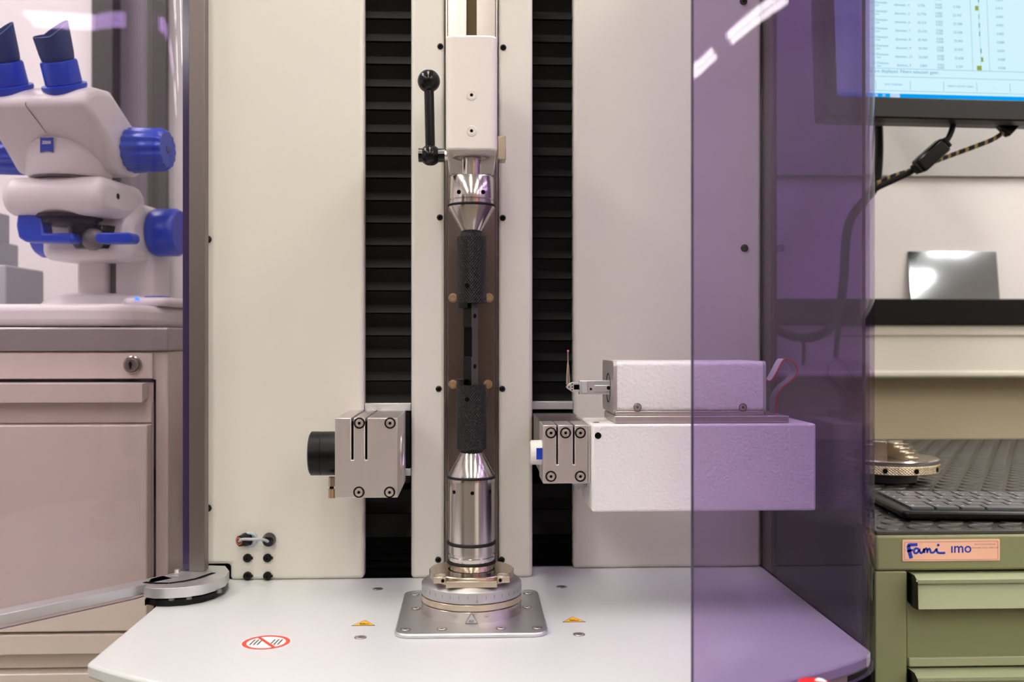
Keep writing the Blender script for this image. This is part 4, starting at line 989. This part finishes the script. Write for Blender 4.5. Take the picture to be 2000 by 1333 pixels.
obj('screen_graphics', bm, ['screen_line', 'screen_blue', 'screen_green', 'screen_olive', 'screen_white', 'screen_red'], mo)

# ---- cables under the monitor
yc = 1.40
def cpt(*q): return [P(x, y, yc+d) for x, y, d in q]
c1 = thing('power_cable', 'black monitor cable with rectangular ferrite block', 'cable', loc=(0, 0, 0))
bm = BM(); tube(bm, cpt((1861, 224, 0), (1861, 245, 0), (1853, 268, 0), (1840, 284, 0), (1815, 306, 0), (1785, 332, .01), (1750, 350, .02), (1712, 368, .03), (1690, 386, .04), (1668, 410, .06)), .0042); obj('cord', bm, 'cable', c1)
fa, fb = P(1846, 280, yc-.004), P(1790, 330, yc-.004)
dd_ = (fa-fb); Lf = dd_.length; ang = math.atan2(dd_.z, dd_.x)
bm = BM(); box(bm, -Lf/2+.003, Lf/2-.003, -.010, .010, -.011, .011); fr_ = obj('ferrite_block', bm, 'black_plastic', c1, bevel=.003, loc=(fa+fb)/2, rot=(0, -ang, 0))
for s in (-1, 1): obj('ferrite_collar', box(BM(), s*Lf/2-.003, s*Lf/2+.003, -.008, .008, -.008, .008), 'black_rubber', fr_, bevel=.002)
c2 = thing('braided_cable', 'black braided cable with gold flecks plugged into monitor underside', 'cable', loc=(0, 0, 0))
braid = mat('braid', (26, 24, 22), .6, var=.1)
nt = braid.node_tree; bb_ = nt.nodes['Principled BSDF']; wv = nt.nodes.new('ShaderNodeTexWave'); wv.inputs['Scale'].default_value = 26; wv.inputs['Distortion'].default_value = 3; wv.bands_direction = 'X'
rmp = nt.nodes.new('ShaderNodeValToRGB'); rmp.color_ramp.elements[0].position = .72; rmp.color_ramp.elements[0].color = (.012, .011, .01, 1); rmp.color_ramp.elements[1].position = .8; rmp.color_ramp.elements[1].color = (.45, .3, .1, 1)
tcn = [x for x in nt.nodes if x.type == 'TEX_COORD'][0]; nt.links.new(tcn.outputs['Object'], wv.inputs[0]); nt.links.new(wv.outputs['Fac'], rmp.inputs[0]); nt.links.new(rmp.outputs[0], bb_.inputs['Base Color'])
bm = BM(); tube(bm, cpt((1972, 240, .01), (1962, 256, .01), (1940, 272, .01), (1905, 286, .014), (1870, 299, .02), (1835, 312, .022), (1800, 326, .024), (1770, 336, .028), (1740, 346, .034), (1712, 360, .044), (1690, 376, .056)), .0033); obj('cord', bm, 'braid', c2)
pa_, pb2 = P(1985, 228, yc+.01), P(1966, 250, yc+.01)
bm = BM(); box(bm, -.02, .012, -.007, .007, -.011, .011); obj('plug', bm, 'black_plastic', c2, bevel=.002, loc=(pa_+pb2)/2, rot=(0, -.8, 0))
c3 = thing('cable_loop', 'thick black cable bundle hanging in a loop behind the violet hood', 'cable', loc=(0, 0, 0))
bm = BM(); tube(bm, [P(x, y, 1.48) for x, y in ((1715, 232), (1716, 300), (1710, 360), (1690, 390), (1663, 425), (1652, 470), (1648, 540), (1640, 600), (1622, 640), (1590, 658), (1560, 660), (1530, 650), (1505, 632), (1480, 600))], .0068, 12); obj('bundle', bm, 'cable', c3)
bm = BM(); tube(bm, [P(x, y, 1.48) for x, y in ((1569, 662), (1570, 690), (1569, 714))], .0028); obj('cable_tie', bm, 'cable', c3)
bm = BM(); tube(bm, [P(x, y, 1.485) for x, y in ((1650, 540), (1645, 600), (1638, 640), (1632, 700))], .004); obj('branch', bm, 'cable', c3)

# ================================================================ CONSOLE with emergency stop in front of the hood
cn = thing('control_console', 'light grey operator console with emergency stop in front of machine', 'console', loc=(.235, .60, 0))
obj('box', box(BM(), -.11, .11, -.09, .075, ZT-.07, ZT-.01), 'grey_plastic', cn, bevel=.006)
obj('stalk', box(BM(), -.03, .03, -.03, .03, .012, ZT-.07), 'alu_grey', cn, bevel=.003)
obj('foot', box(BM(), -.1, .1, -.09, .08, 0, .012), 'alu_grey', cn, bevel=.003)
zt2 = PZ(1330, .662, 1590)
bm = BM(); lathe(bm, [(.02, ZT-.0095), (.02, ZT+.004), (.0185, ZT+.006), (0, ZT+.006)], 32); es = obj('stop_collar', bm, 'yellow', cn, loc=(PX(1590, .662)-.235, .062, 0))
bm = BM(); lathe(bm, [(.009, ZT+.006), (.0105, zt2-.014), (.0125, zt2-.011), (.0132, zt2-.006), (.0105, zt2-.0015), (0, zt2)], 36); lathe(bm, [(0, zt2+.0001), (.008, zt2-.0002)], 10, None, 1, -.4, .9); obj('stop_button', bm, ['red_gloss', 'sticker_white'], cn, loc=(PX(1590, .662)-.235, .062, 0))
bm = BM(); sph(bm, (-.06, .04, ZT-.009), .005, seg=16); obj('green_lamp', bm, 'led_green', cn)
bpy.context.view_layer.update()
